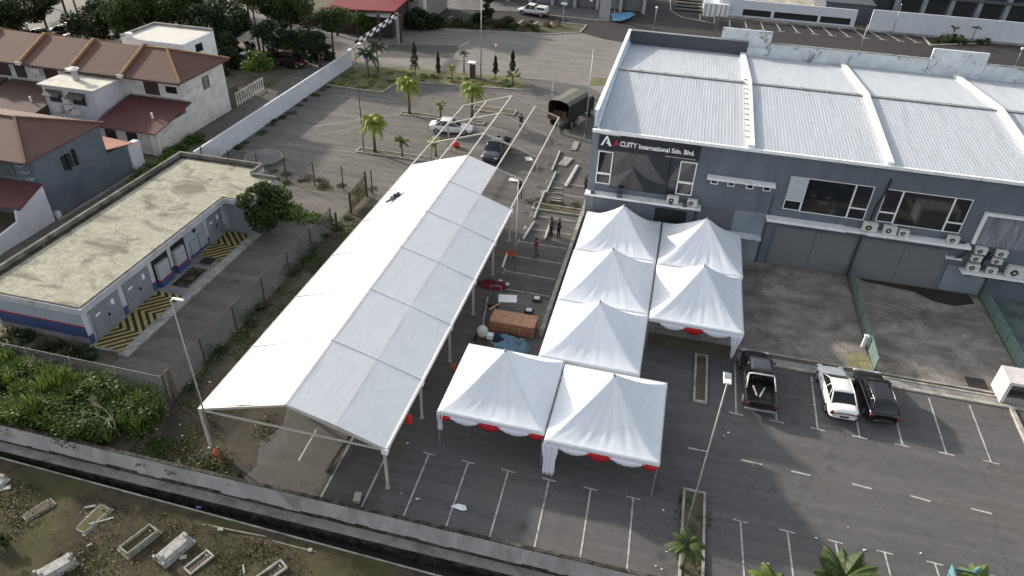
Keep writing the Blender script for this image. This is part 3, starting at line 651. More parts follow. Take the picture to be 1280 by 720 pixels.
def cabin(o,m,rb,rt,ft,fb,wb,wt,zb,zt,gm=CGL,pillar=None,roofm=None,bp=None):
    """glasshouse: y of rear base, rear top, front top, front base; half widths; heights"""
    pm=pillar or m; k=.04
    A={}
    for s in (-1,1):
        A[s]=dict(rb=Vector((s*wb,rb,zb)),rt=Vector((s*wt,rt,zt)),ft=Vector((s*wt,ft,zt)),fb=Vector((s*wb,fb,zb)))
    quadpatch(MB(),A[-1]['fb'],A[1]['fb'],A[1]['ft'],A[-1]['ft'],6,.05,(0,1,.3)).build('windscreen',gm,o,world=False,smooth=True)
    quadpatch(MB(),A[-1]['rb'],A[1]['rb'],A[1]['rt'],A[-1]['rt'],6,.04,(0,-1,.3)).build('rear_window',gm,o,world=False,smooth=True)
    for s in (-1,1): quadpatch(MB(),A[s]['rb'],A[s]['fb'],A[s]['ft'],A[s]['rt'],4,.02,(s,0,0)).build('side_window',gm,o,world=False,smooth=True)
    g=MB(); e=.05; quadpatch(g,(-wt-.01,rt-e,zt),(wt+.01,rt-e,zt),(wt+.01,ft+e,zt),(-wt-.01,ft+e,zt),6,.06); g.build('roof',roofm or m,o,world=False,smooth=True,solid=.035)
    g=MB()
    for s in (-1,1):
        a=A[s]; g.tube([a['rb'],a['rt'],a['ft'],a['fb']],[.05,.04,.035,.035],6)
        for q in (bp or [.5]):
            lo=a['rb'].lerp(a['fb'],q); hi=a['rt'].lerp(a['ft'],q); g.tube([lo,hi],.035,5)
    g.build('pillar',pm,o,world=False,smooth=True)
def lights(o,yf,yr,w,zf,zr,vr=.16):
    for s in (-1,1):
        MB().ball((s*(w-.22),yf,zf),(.2,.06,.08)).build('headlight',HLW,o,world=False,smooth=True)
        MB().ball((s*(w-.13),yr,zr),(.12,.06,vr)).build('tail_light',TLR,o,world=False,smooth=True)
    MB().box(-.26,.26,yr-.06,yr-.03,zr-.28,zr-.16).build('number_plate',mat('plate',(.03,.03,.03),.6,.1,9) if 'plate' not in bpy.data.materials else bpy.data.materials['plate'],o,world=False)
    MB().box(-w*.6,w*.6,yf+.02,yf+.05,.35,.55).build('grille',BLK,o,world=False)
def mirrors(o,m,y,w,z):
    for s in (-1,1):
        for dy in (-.25,-1.15): MB().box(min(s*w,s*(w+.03)),max(s*w,s*(w+.03)),y+dy-.12,y+dy,z-.14,z-.1).build('door_handle',BLK if m is not CWHT else m,o,world=False)
        g=MB()
        for dy in (.02,-.95,-1.75): g.box(min(s*(w-.01),s*(w+.006)),max(s*(w-.01),s*(w+.006)),y+dy-.008,y+dy+.008,.36,z-.08)
        g.build('door_gap',BLK,o,world=False)
    for s in (-1,1): MB().ball((s*(w+.1),y,z),(.1,.07,.07)).build('mirror',m,o,world=False,smooth=True)
def sedan(label,m,loc,rz,L=4.65,Wd=.88,group=None,hatch=False,gm=CGL):
    o=thing('parked_car',label,'car',loc,rz,group); h=L/2; w=Wd
    if hatch:
        st=[(-h,w*.82,.34,.7,.88),(-h+.06,w*.92,.28,.8,.98),(-h+.2,w*.98,.24,.88,1.03),(-h+.5,w,.22,.9,1.02),(-.6,w,.2,.9,.98),(.5,w,.2,.88,.96),(1.0,w,.2,.86,.95),(h-.5,w*.99,.22,.72,.84),(h-.18,w*.95,.24,.63,.73),(h-.07,w*.82,.28,.56,.64),(h,w*.66,.32,.5,.57)]
        cab=(-h+.14,-h+.55,.35,1.15,w*.88,w*.72,.96,1.48)
    else:
        st=[(-h,w*.8,.38,.7,.86),(-h+.06,w*.9,.3,.79,.96),(-h+.2,w*.97,.26,.86,1.02),(-h+.5,w,.22,.88,1.03),(-.9,w,.2,.88,.98),(.2,w,.2,.87,.96),(.95,w,.2,.85,.95),(h-.6,w*.99,.22,.74,.86),(h-.2,w*.96,.24,.64,.74),(h-.07,w*.82,.28,.56,.66),(h,w*.66,.33,.5,.58)]
        cab=(-h+.62,-h+1.3,.15,1.1,w*.86,w*.68,.95,1.43)
    b=body(st).build('body',m,o,world=False,smooth=True); b.modifiers.new('s','SUBSURF').levels=1; b.modifiers['s'].render_levels=1
    cabin(o,m,*cab,gm=gm,bp=[.22,.55])
    for y in (-h+.85,h-.85):
        for s in (-1,1): wheel(o,s*(w-.01),y)
    lights(o,h-.06,-h+.03,w,.64,.78); mirrors(o,m,.8,w,.98)
    g=MB().box(-w*.9,w*.9,-h-.0,-h+.1,.3,.45).build('bumper',BLK,o,world=False,bevel=.03)
    return o
def pickup(label,m,loc,rz,rack=False,cover=False,roofm=None):
    o=thing('parked_car',label,'car',loc,rz); w=.93; h=2.62
    st=[(-.55,w,.45,1.02,1.06),(-.3,w,.42,1.05,1.12),(.9,w,.4,1.05,1.12),(1.35,w,.4,1.03,1.13),(h-.5,w*.98,.42,.92,1.05),(h-.12,w*.92,.42,.8,.95),(h,w*.8,.45,.65,.78)]
    b=body(st).build('body',m,o,world=False,smooth=True); b.modifiers.new('s','SUBSURF').levels=1; b.modifiers['s'].render_levels=1
    cabin(o,m,-.62,-.42,.75,1.5,w*.9,w*.74,1.08,1.78,bp=[.5],roofm=roofm)
    MB().box(-w,w,-h+.06,-.55,.45,.72).build('bed_floor',BLK,o,world=False)
    for s in (-1,1): MB().box(min(s*w,s*(w-.1)),max(s*w,s*(w-.1)),-h+.05,-.5,.5,1.06).build('bed_side',m,o,world=False,bevel=.03)
    MB().box(-w+.1,w-.1,-h,-h+.08,.5,1.05).build('tailgate',m,o,world=False,bevel=.03)
    MB().box(-w,w,-h-.12,-h-.0,.42,.58).build('bumper',GALV if rack else BLK,o,world=False,bevel=.03)
    for y in (-h+.95,h-.95):
        for s in (-1,1): wheel(o,s*w,y,.38,.25)
    lights(o,h-.05,-h+.0,w,.82,.85,.17); mirrors(o,m,1.1,w,1.2)
    if rack:
        g=MB().tube([(-w+.08,-.75,1.1),(-w+.16,-.75,1.62),(-w+.3,-.78,1.72),(w-.3,-.78,1.72),(w-.16,-.75,1.62),(w-.08,-.75,1.1)],.05,6)
        for s in (-1,1): g.tube([(s*(w-.16),-.75,1.6),(s*(w-.06),-1.5,1.1)],.045,6)
        g.build('roll_bar',ALU,o,world=False,smooth=True)
    if cover:
        MB().box(-w+.02,w-.02,-h+.06,-.6,1.04,1.62).build('canopy_cover',m,o,world=False,bevel=.1)
        for s in (-1,1): MB().box(min(s*(w-.03),s*w),max(s*(w-.03),s*w),-h+.4,-.9,1.2,1.5).build('side_window',CGL,o,world=False)
    return o
p=P(948,518.5); pk=pickup('black pickup parked in the bay nearest the canopies, silver roll bar over its bed',CBLK,(p.x-.1,p.y+2.55,0),rad(2),True,roofm=CGRY)
for i,(a,b) in enumerate((((-.35,-1.0),(-.2,-2.0)),((.35,-1.0),(-.05,-2.1)))):
    o=MB().beam((a[0],a[1],.9),(b[0],b[1],1.02),.09,.05).build('timber_plank',KERB); o.location=pk.location; 
    tag(o,('pale plank lying straight' if i==0 else 'pale plank lying aslant')+' in the bed of the black pickup','plank','planks in the pickup bed')
p=P(1054,529); sedan('white sedan parked with its dark rear window towards the road, left of the black car',CWHT,(p.x-.25,p.y+2.25,0),rad(3.5))
p=P(1103,533); sedan('black hatchback parked close beside the white sedan',CBLK,(p.x-.25,p.y+2.15,0),rad(3.5),4.45,.9,hatch=True)
o=pickup('charcoal pickup standing by the open end of the marquee frame, headlights towards it',CGRY,(-16.55,65.3,0),rad(176),False)
# items in its bed
MB_=MB().ball((0,0,0),(.6,.5,.35)); o=MB_.build('load_bundle',BLK,smooth=True); o.location=(-16.2,67.2,1.05); tag(o,'black bundle heaped in the charcoal pickup bed','bundle')
sedan('white sedan parked across the yard beyond the marquee frame',CWHT,(-22.9,69.7,0),rad(-82),4.7)
pickup('white pickup with canopy parked in front of the grey shop row',CWHT,(-25.6,123.6,0),rad(85),cover=True)
# lorry
a=P(683,126.4,3.0); b=P(706,131,3.0); c=P(723,112,3.0)
dirv=Vector((.33,1,0)).normalized(); rzv=-math.atan2(dirv.x,dirv.y)
lo=thing('canvas_lorry','dark canvas-covered lorry with open loading end, parked beside the far end of the frame','lorry',(-10.9,77.6,0),rzv)
def lor():
    w=1.3
    MB().box(-w,w,-3.4,1.4,.95,1.15).build('load_bed',DSTEEL,lo,world=False)
    g=MB().box(-w,w,-3.4,1.4,1.15,2.35); 
    g=MB()
    prof=[(-w,1.0),(-w,2.85),(-w*.75,3.15),(0,3.28),(w*.75,3.15),(w,2.85),(w,1.0)]
    vs=[(x,y,z) for y in (-3.4,1.4) for x,z in prof]; n=len(prof)
    g.add(vs,[(i,i+1,n+i+1,n+i) for i in (0,5)]+[tuple(n+i for i in range(n))]); g.build('canvas_side',CANV,lo,world=False,solid=.04)
    g=MB().add(vs,[(i,i+1,n+i+1,n+i) for i in (1,2,3,4)]); g.build('canvas_top',CANVT,lo,world=False,solid=.03)
    g=MB()
    for k in range(4): g.tube([(x*.985,-3.35+k*1.55,z-.03) for x,z in prof],.03,5)
    g.build('hoop',RUST,lo,world=False)
    MB().box(-w,w,-3.46,-3.4,.95,1.5).build('tailboard',RUST,lo,world=False)
    MB().box(-w*.95,w*.95,1.5,3.2,.7,2.1).build('cab',CANV,lo,world=False,bevel=.12)
    MB().box(-w*.85,w*.85,1.7,3.0,2.1,2.35).build('cab_roof',CANVT,lo,world=False,bevel=.1)
    MB().box(-w*.8,w*.8,3.2,3.23,1.45,2.0).build('windscreen',CGL,lo,world=False)
    for y in (-2.4,-1.3,2.5):
        for s in (-1,1): wheel(lo,s*w*.98,y,.48,.3)
    for s in (-1,1): MB().tube([(s*w,2.9,1.8),(s*(w+.35),3.0,1.9),(s*(w+.35),3.0,1.6)],.05,5).build('mirror',BLK,lo,world=False)
    for s in (-1,1): MB().box(s*.8-.12,s*.8+.12,-3.52,-3.46,.85,.95).build('tail_light',TLR,lo,world=False)
lor()
for k in range(7):
    o=MB().box(-.25,.25,-.2,.2,0,.4).build('storage_crate',[RUST,DBRN,KRED0][k%3],bevel=.02); q=lo.location+Matrix.Rotation(rzv,3,'Z')@Vector((-.8+.27*(k%6)+0*.1,-3.05 if k<6 else -2.6,1.16 if k%2 else 1.56)); 
    o.location=q; o.rotation_euler.z=rzv; 
    o.location.z=1.16 if k<4 else 1.57
    o.location=lo.location+Matrix.Rotation(rzv,3,'Z')@Vector(([-.78,-.26,.26,.78,-.5,.05,.6][k],-3.0,o.location.z))
    tag(o,'crate stacked inside the open end of the dark lorry','crate','crates in the lorry')
# cars under the trees, minivan
def van(label,m,loc,rz):
    o=thing('parked_car',label,'car',loc,rz); w=.88;h=2.25
    st=[(-h,w*.88,.32,.8,1.0),(-h+.1,w*.97,.25,.9,1.05),(-h+.5,w,.22,.92,1.05),(.8,w,.2,.9,1.02),(1.3,w*.99,.2,.86,.98),(h-.3,w*.93,.24,.7,.8),(h,w*.78,.33,.55,.62)]
    b=body(st).build('body',m,o,world=False,smooth=True); b.modifiers.new('s','SUBSURF').levels=1
    cabin(o,m,-h+.08,-h+.3,.7,1.5,w*.9,w*.78,1.0,1.66,bp=[.3,.62])
    for y in (-h+.8,h-.8):
        for s in (-1,1): wheel(o,s*(w-.01),y)
    lights(o,h-.06,-h+.03,w,.68,.85); mirrors(o,m,1.0,w,1.05)
p=P(361,84); van('maroon minivan parked by the dark shrubs beyond the white boundary wall',CMAR,(p.x,p.y+.8,0),rad(-98))
p=P(298,76); sedan('grey car half hidden behind the bright shrub near the terrace end',CGRY,(p.x-1,p.y+1,0),rad(-95))
p=P(418,36); sedan('silver car parked in front of the red-roofed building',CSIL,(p.x,p.y,0),rad(-80))
p=P(391,32); sedan('maroon car parked behind the silver car under the flat-crowned tree',CMAR,(p.x-.5,p.y+.5,0),rad(-80))
p=P(95,36); sedan('dark red car angled beyond the terrace roof',CMAR,(p.x,p.y,0),rad(60))
p=P(80,44); sedan('dark green-black car just beyond the terrace ridge',CBLK,(p.x,p.y,0),rad(95))
p=P(138,56); sedan('white car peeping over the terrace roof beside a thin trunk',CWHT,(p.x,p.y,0),rad(95))
p=P(153,9); sedan('white car parked far off at the top left beside the trees',CWHT,(p.x,p.y,0),rad(80))
p=P(14,44); sedan('blue-grey car behind the left end of the terrace roof',CSIL,(p.x,p.y,0),rad(85))
p=P(50,49); sedan('silver car beside the blue-grey one behind the terrace roof',CSIL,(p.x,p.y,0),rad(95))
p=P(96,52); sedan('white car under the trees in the middle of the terrace car row',CWHT,(p.x,p.y+1,0),rad(95))
# ================================================================== PEOPLE
def skinmesh(name,chains,parent,m,lvl=1):
    """chains: list of lists of (key,(x,y,z),r)"""
    idx={};vs=[];rs=[];es=[]
    for ch in chains:
        prev=None
        for key,co,r in ch:
            if key not in idx: idx[key]=len(vs); vs.append(co); rs.append(r)
            if prev is not None: es.append((prev,idx[key]))
            prev=idx[key]
    me=bpy.data.meshes.new('sk'); me.from_pydata(vs,es,[]); ob=bpy.data.objects.new('sk',me); C.objects.link(ob)
    md=ob.modifiers.new('skin','SKIN'); 
    for i,v in enumerate(me.skin_vertices[0].data): v.radius=(rs[i],rs[i]); v.use_root=(i==0)
    md.use_smooth_shade=True
    s=ob.modifiers.new('sub','SUBSURF'); s.levels=lvl
    bpy.context.view_layer.update()
    out=bpy.data.meshes.new_from_object(ob.evaluated_get(bpy.context.evaluated_depsgraph_get())); bpy.data.objects.remove(ob)
    out.materials.clear(); out.materials.append(m); out.name=name
    return out
def person(label,loc,rz,shirt,trous,stride=.15,larm=(0,0),rarm=(0,0),lean=0,prone=False,hat=None):
    """larm/rarm: (swing forward deg, elbow bend deg)"""
    o=thing('person',label,'person',loc,rz)
    pel=Vector((0,0,.92)); ch=Vector((0,.25*lean,1.32)); nk=Vector((0,.33*lean+.01,1.48)); hd=Vector((0,.36*lean+.03,1.62)); tp=Vector((0,.37*lean+.03,1.70))
    def arm(s,sw,el):
        sh=Vector((s*.19,ch.y,1.42)); a=rad(sw); d=Vector((s*.16,math.sin(a),-math.cos(a))).normalized(); e=sh+d*.28
        a2=rad(sw+el); d2=Vector((s*.03,math.sin(a2),-math.cos(a2))).normalized(); w=e+d2*.26; h=w+d2*.09
        return sh,e,w,h,d2
    L=arm(-1,*larm);Rr=arm(1,*rarm)
    def leg(s,st):
        hp=Vector((s*.1,0,.86)); kn=Vector((s*.11,st*.5+.03,.48)); an=Vector((s*.11,st,.09)); return hp,kn,an
    l1=leg(-1,stride); l2=leg(1,-stride)
    ch_=[[('p',pel,.13),('c',ch,.14),('n',nk,.06),('h',hd,.1),('t',tp,.075)]]
    for k,A in (('l',L),('r',Rr)): ch_.append([('c',ch,.14),(k+'s',A[0],.06),(k+'e',A[1],.045),(k+'w',A[2],.032),(k+'h',A[3],.035)])
    for k,A in (('L',l1),('R',l2)): ch_.append([('p',pel,.13),(k+'h',A[0],.09),(k+'k',A[1],.062),(k+'a',A[2],.045),(k+'f',A[2]+Vector((0,.16,-.04)),.04)])
    me=skinmesh('body',ch_,o,SKN)
    g=MB(); g.v=[tuple(v.co) for v in me.vertices]; g.f=[tuple(p.vertices) for p in me.polygons]
    for A in (L,Rr):   # fingers and thumb
        side=Vector((1,0,0)); d=A[4]; fwd=d.cross(side).normalized()
        for q,(off,ln) in enumerate(((-.026,.07),(-.009,.08),(.009,.075),(.026,.06))):
            b=A[3]+d*.02+fwd*off; g.tube([b,b+d*ln*.6,b+d*ln-side*.012],[.0085,.008,.006],5)
        b=A[3]+fwd*.03; g.tube([b,b+fwd*.03+d*.03,b+fwd*.035+d*.055],[.01,.009,.007],5)
    g.ball((0,hd.y+.1,1.615),(.014,.02,.022),6,4)
    for s in (-1,1): g.ball((s*.1,hd.y-.01,1.62),(.015,.025,.032),6,4)
    bd=g.build('body',SKN,o,world=False,smooth=True)
    sm=skinmesh('shirt',[[('p',pel+Vector((0,0,-.03)),.145),('c',ch,.158),('n',nk+Vector((0,0,-.05)),.085)],[('c',ch,.158),('l',L[0],.078),('le',L[0].lerp(L[1],.8),.062)],[('c',ch,.158),('r',Rr[0],.078),('re',Rr[0].lerp(Rr[1],.8),.062)]],o,shirt)
    so=bpy.data.objects.new('shirt',sm); C.objects.link(so); so.parent=o
    tm=skinmesh('trousers',[[('p',pel,.142),('a',l1[0],.105),('b',l1[1],.078),('c',l1[2]+Vector((0,0,.02)),.062)],[('p',pel,.142),('d',l2[0],.105),('e',l2[1],.078),('f',l2[2]+Vector((0,0,.02)),.062)]],o,trous)
    to=bpy.data.objects.new('trousers',tm); C.objects.link(to); to.parent=o
    MB().ball((0,hd.y-.02,1.66),(.112,.118,.1),10,8).build('hair',hat or HAIR,o,world=False,smooth=True)
    for A in (l1,l2): MB().ball((A[2].x,A[2].y+.06,.045),(.05,.14,.05),8,6).build('shoe',BLK,o,world=False,smooth=True)
    return o
KBLK=mat('black_cloth',(.015,.015,.018),.9,.1,5); KNAV=mat('navy_cloth',(.02,.03,.06),.9,.1,5); KRED=mat('dark_red_cloth',(.2,.02,.03),.9,.1,5); KOLV=mat('olive_cloth',(.08,.075,.03),.9,.1,5); KTEA=mat('teal_grey_cloth',(.06,.12,.14),.9,.1,5); KGRY=mat('grey_cloth',(.12,.12,.13),.9,.1,5); KTAN=mat('tan_cloth',(.25,.2,.14),.9,.1,5)
def PP(px,py,z=0): p=P(px,py,z); return (p.x,p.y,z)
person('person in black top and shorts walking between the frame poles near the lorry',PP(651,161),rad(10),KBLK,KBLK,.16,(10,20),(15,30))
person('person in black under the right edge of the bare frame, arms raised',PP(650,248),rad(60),KBLK,KNAV,.08,(120,20),(100,30))
person('person in a dark red top reaching out one arm, nearest the mid-yard lamp post',PP(669,321),rad(-60),KRED,KGRY,.2,(5,10),(75,10))
person('person in an olive jacket, left of the pair standing on the bay lines',PP(688,294),rad(-70),KOLV,KBLK,.08,(20,40),(60,30))
person('person in black, right of the pair standing on the bay lines',PP(698,296),rad(80),KBLK,KBLK,.06,(5,15),(10,30))
person('person in a teal-grey top standing at the loading end of the lorry',PP(702,168),rad(30),KTEA,KBLK,.08,(40,40),(30,30))
person('person in black at the left corner of the grey building',PP(732,240),rad(150),KBLK,KBLK,.06)
# climber at the left eave of the marquee
cl=person('person in dark clothes climbing on the white marquee roof at its left edge',(0,0,0),0,KNAV,KGRY,.25,(150,20),(165,10))
q=P(487,252,ZE+.35); cl.location=(q.x-.15,q.y-.5,ZE+.38); cl.rotation_euler=(rad(-80),0,rad(-18)); 
# ================================================================== LAMP POSTS
def lamp(label,loc,h,kind,rz=0,r=.052,m=GALV):
    o=thing('lamp_post',label,'lamp post',loc,rz)
    MB().tube([(0,0,0),(0,0,h)],[r,r*.6],10).build('pole',m,o,world=False,smooth=True)
    MB().tube([(0,0,0),(0,0,.35)],r*1.7,10).build('base',CONC,o,world=False)
    if kind=='panel':
        MB().box(-.17,.17,-.1,.62,h-.02,h+.06).build('lamp_head',WHT,o,world=False,bevel=.03); MB().box(-.14,.14,.2,.58,h+.065,h+.08).build('solar_panel',GREYL,o,world=False)
    elif kind=='arm':
        MB().tube([(0,0,h),(.4,0,h+.12)],.03,8).build('arm',m,o,world=False); MB().box(.1,.7,-.08,.08,h+.08,h+.16).build('lamp_head',WHT,o,world=False,bevel=.05)
    elif kind=='double':
        MB().tube([(-.9,0,h+.2),(0,0,h),(.9,0,h+.2)],.035,6).build('arm',m,o,world=False)
        for s in (-1,1): MB().box(min(s*.8,s*1.35),max(s*.8,s*1.35),-.13,.13,h+.16,h+.26).build('lamp_head',WHT,o,world=False,bevel=.03)
    elif kind=='globe': MB().ball((0,0,h+.15),.22,12,8).build('lamp_head',WHT,o,world=False,smooth=True)
    return o
p=P(854,665); lamp('grey lamp post with a flat rectangular head standing in the front planter',(4.25,23.9,0),10.1,'panel')
p=P(272,572); lamp('grey lamp post at the front left corner of the marquee, orange cloth at its foot',(p.x,p.y,0),10.6,'arm')
oc=MB().tube([(0,0,.15),(.05,.0,.4),(0,.03,.65),(.03,0,.8)],[.12,.17,.13,.07],9); oc.tube([(.1,-.05,.1),(.35,-.25,.06),(.7,-.2,.05)],[.05,.05,.02],6); o=oc.build('cloth_wrap',ORG,smooth=True); o.location=(p.x,p.y,0); tag(o,'orange cloth tied around the foot of the left lamp post','cloth')
p=P(643,345); lamp('pale lamp post between the marquee and the canopies',(p.x,p.y,0),8.1,'none',rad(120),.055,GALV)
p=P(731,172); lamp('tall thin lamp post left of the grey building corner',(p.x,p.y,0),9.6,'none',0,.07)
p=P(455,190); lamp('tall lamp post at the end of the palm island in the left car park',(p.x,p.y,0),10.4,'double',rad(90),.06,DSTEEL)
p=P(601,98); lamp('tall lamp post on the grass verge beside the white kiosk',(p.x,p.y,0),11.5,'double',rad(20),.08,GALV)
p=P(817,38); lamp('globe lamp on a short post behind the dark rear parapet',(p.x,p.y,0),3.4,'globe',0,.05)
p=P(893,48); lamp('thin lamp post beside the loading bay behind the factory',(p.x,p.y,0),7,'none',0,.06)
p=P(1074,66); lamp('bluish lamp post rising behind the factory rear wall',(p.x,p.y,0),4.2,'none',0,.09)
p=P(1115,42); lamp('lamp post against the white rear boundary wall',(p.x,p.y,0),4.5,'arm',rad(80),.06)
p=P(1268,84); lamp('globe lamp at the far right behind the factory',(p.x,p.y,0),2.6,'globe',0,.05)
p=P(737,25); lamp('short globe lamp on the shop pavement',(p.x,p.y,0),3.0,'globe',0,.04,DSTEEL)
# ================================================================== PALMS / TREES
def palm(label,loc,h,m=LF_Y,nf=16,fl=1.6,seed=0,name='palm_tree',droop=1.,tr=.09,lean=(0,0),group=None):
    rn=random.Random(seed); o=thing(name,label,'palm',loc,0,group)
    top=Vector((lean[0],lean[1],h))
    MB().tube([(0,0,0),(lean[0]*.35,lean[1]*.35,h*.45),top],[tr*1.3,tr,tr*.75],8).build('trunk',BARK,o,world=False,smooth=True)
    g=MB()
    for k in range(nf):
        a=2*math.pi*k/nf+rn.uniform(-.2,.2); up=rn.uniform(.2,1.25); L=fl*rn.uniform(.8,1.1); pts=[]
        for i in range(9):
            u=i/8; r=L*u*math.cos(up*(1-.4*u))*.95; z=L*(math.sin(up)*u-droop*(.75)*u*u*(1.1-.4*up))
            pts.append(top+Vector((r*math.cos(a),r*math.sin(a),z)))
        side=Vector((-math.sin(a),math.cos(a),0))
        for i in range(8):
            p0,p1=pts[i],pts[i+1]; g.add([p0-side*.015,p0+side*.015,p1+side*.01,p1-side*.01],[(0,1,2,3)])
            for q in range(5):
                b=p0.lerp(p1,q/5); ll=.5*fl/1.6*math.sin(math.pi*min(.97,(i+q/5)/8*.85+.12))+.08
                for s in (-1,1):
                    d=(side*s*.8+(p1-p0).normalized()*.55+Vector((0,0,-.45-.2*rn.random()))).normalized()
                    w=(p1-p0).normalized()*.038*fl/1.6
                    g.add([b-w,b+w,b+d*ll],[(0,1,2)])
    g.build('crown',m,o,world=False)
    return o
palm('bright yellow-green palm at the left end of the near palm island',PP(469,191),3.5,seed=1,fl=1.75,nf=40,droop=1.6,tr=.14)
palm('bright yellow-green palm at the left end of the far palm island',PP(512,143),3.7,seed=2,fl=1.85,nf=40,droop=1.6,tr=.14)
palm('bright yellow-green palm at the right end of the far palm island',PP(590,148),3.6,seed=3,fl=1.75,nf=40,droop=1.6,tr=.14)
palm('small green palm on the near palm island, beside the yellow-green one',PP(503,197),1.7,LF_B,9,1.0,4)
palm('little sparse palm on the far island between the two bright palms',PP(551,147),1.5,LF_B,8,.9,5)
palm('yellow-green palm hidden under the left side of the bare frame',PP(545,196),1.5,LF_Y,12,1.2,6)
palm('dark palm on the verge corner nearest the white wall end',PP(461,96),2.9,LF_D,11,2.0,7,droop=1.4)
palm('taller dark palm on the verge right of its neighbour',PP(473,90),3.4,LF_D,11,2.0,8,droop=1.4)
palm('stubby yellowing palm beside the white kiosk on the verge',PP(565,101),1.6,LF_Y,8,.9,9)
palm('thin brownish palm left of the white kiosk',PP(580,91),2.6,LF_BR,8,.9,10)
palm('low bushy green palm at the right tip of the verge',PP(641,107),1.3,LF_B,14,1.2,11,droop=.5)
palm('palm sapling in the front planter by the lamp post',PP(851,712),1.9,LF_M,12,1.0,12)
palm('palm with dark green fronds rising at the bottom edge',PP(1040,752),1.9,LF_M,22,1.6,13,droop=.5)
palm('paler palm left of the dark green one at the bottom edge',PP(955,764),2.0,LF_B,18,1.3,14)
palm('small palm growing beside the teal kiosk',PP(1200,752),1.9,LF_B,12,.9,15)
def conifer(label,loc,h,seed,r=.42,m=LF_D):
    rn=random.Random(seed); o=thing('conifer',label,'tree',loc,0,'slender conifers on the verge')
    MB().tube([(0,0,0),(0,0,h)],[.06,.02],6).build('trunk',BARK,o,world=False)
    g=MB()
    for k in range(900):
        u=rn.random()**.8; z=h*(.22+.78*u); rr=r*(1-u)**.55*(.55+.6*abs(math.sin(u*9+seed)))*(rn.random()**.4); a=rn.random()*6.283
        g.leaf((rr*math.cos(a),rr*math.sin(a),z),.26,rn,1.4)
    g.build('crown',m,o,world=False)
conifer('tallest dark conifer on the verge, left of the others',PP(519,96),4.4,1,.62)
conifer('thin dark conifer second from the left on the verge',PP(548,98),3.4,2,.35)
conifer('conifer under the triangular road sign',PP(619,98),2.9,3,.42)
conifer('dark conifer right of the triangular road sign',PP(640,101),3.9,4,.5)
def tree(label,loc,h,cr,m,seed,ch=None,n=3500,ls=.42,tr=.16,trunk=BARK,name='broadleaf_tree',group=None,cl=16,cat='tree'):
    rn=random.Random(seed); o=thing(name,label,cat,loc,0,group)
    ch=ch or cr*.75; ct=Vector((0,0,h-ch))
    g=MB(); g.tube([(0,0,0),(rn.uniform(-.2,.2),rn.uniform(-.2,.2),h*.4),(ct.x,ct.y,h-ch*1.1)],[tr,tr*.75,tr*.5],8)
    cs=[]
    for k in range(cl):
        d=Vector((rn.gauss(0,1),rn.gauss(0,1),rn.gauss(0,1))).normalized(); q=rn.uniform(.4,.95)
        c=ct+Vector((d.x*cr*q*.8,d.y*cr*q*.8,d.z*ch*q*.8)); cs.append((c,cr*rn.uniform(.2,.42)))
        if k<8: g.tube([Vector((0,0,max(.4,h-ch*1.6))),(Vector((0,0,h-ch))+c)/2-Vector((0,0,.2)),c],[tr*.45,tr*.3,tr*.12],5)
    g.build('trunk',trunk,o,world=False,smooth=True)
    g=MB()
    for k in range(n):
        c,r=cs[rn.randrange(cl)]; d=Vector((rn.gauss(0,1),rn.gauss(0,1),rn.gauss(0,1))).normalized()*(rn.random()**.35)*r; d.z*=.75
        g.leaf(c+d,ls*rn.uniform(.6,1.3),rn,.6,1.5)
    g.build('crown',m,o,world=False)
    return o
tree('bushy dark green tree against the substation porch',(-30.7,44.6,0),5.0,2.2,LF_M,21,2.5,9500,.25,cl=26)
tree('bright green shrub-like tree on the verge beyond the terrace end',PP(327,106),4.6,2.2,LF_B,22,1.7,4500,.32,cl=20)
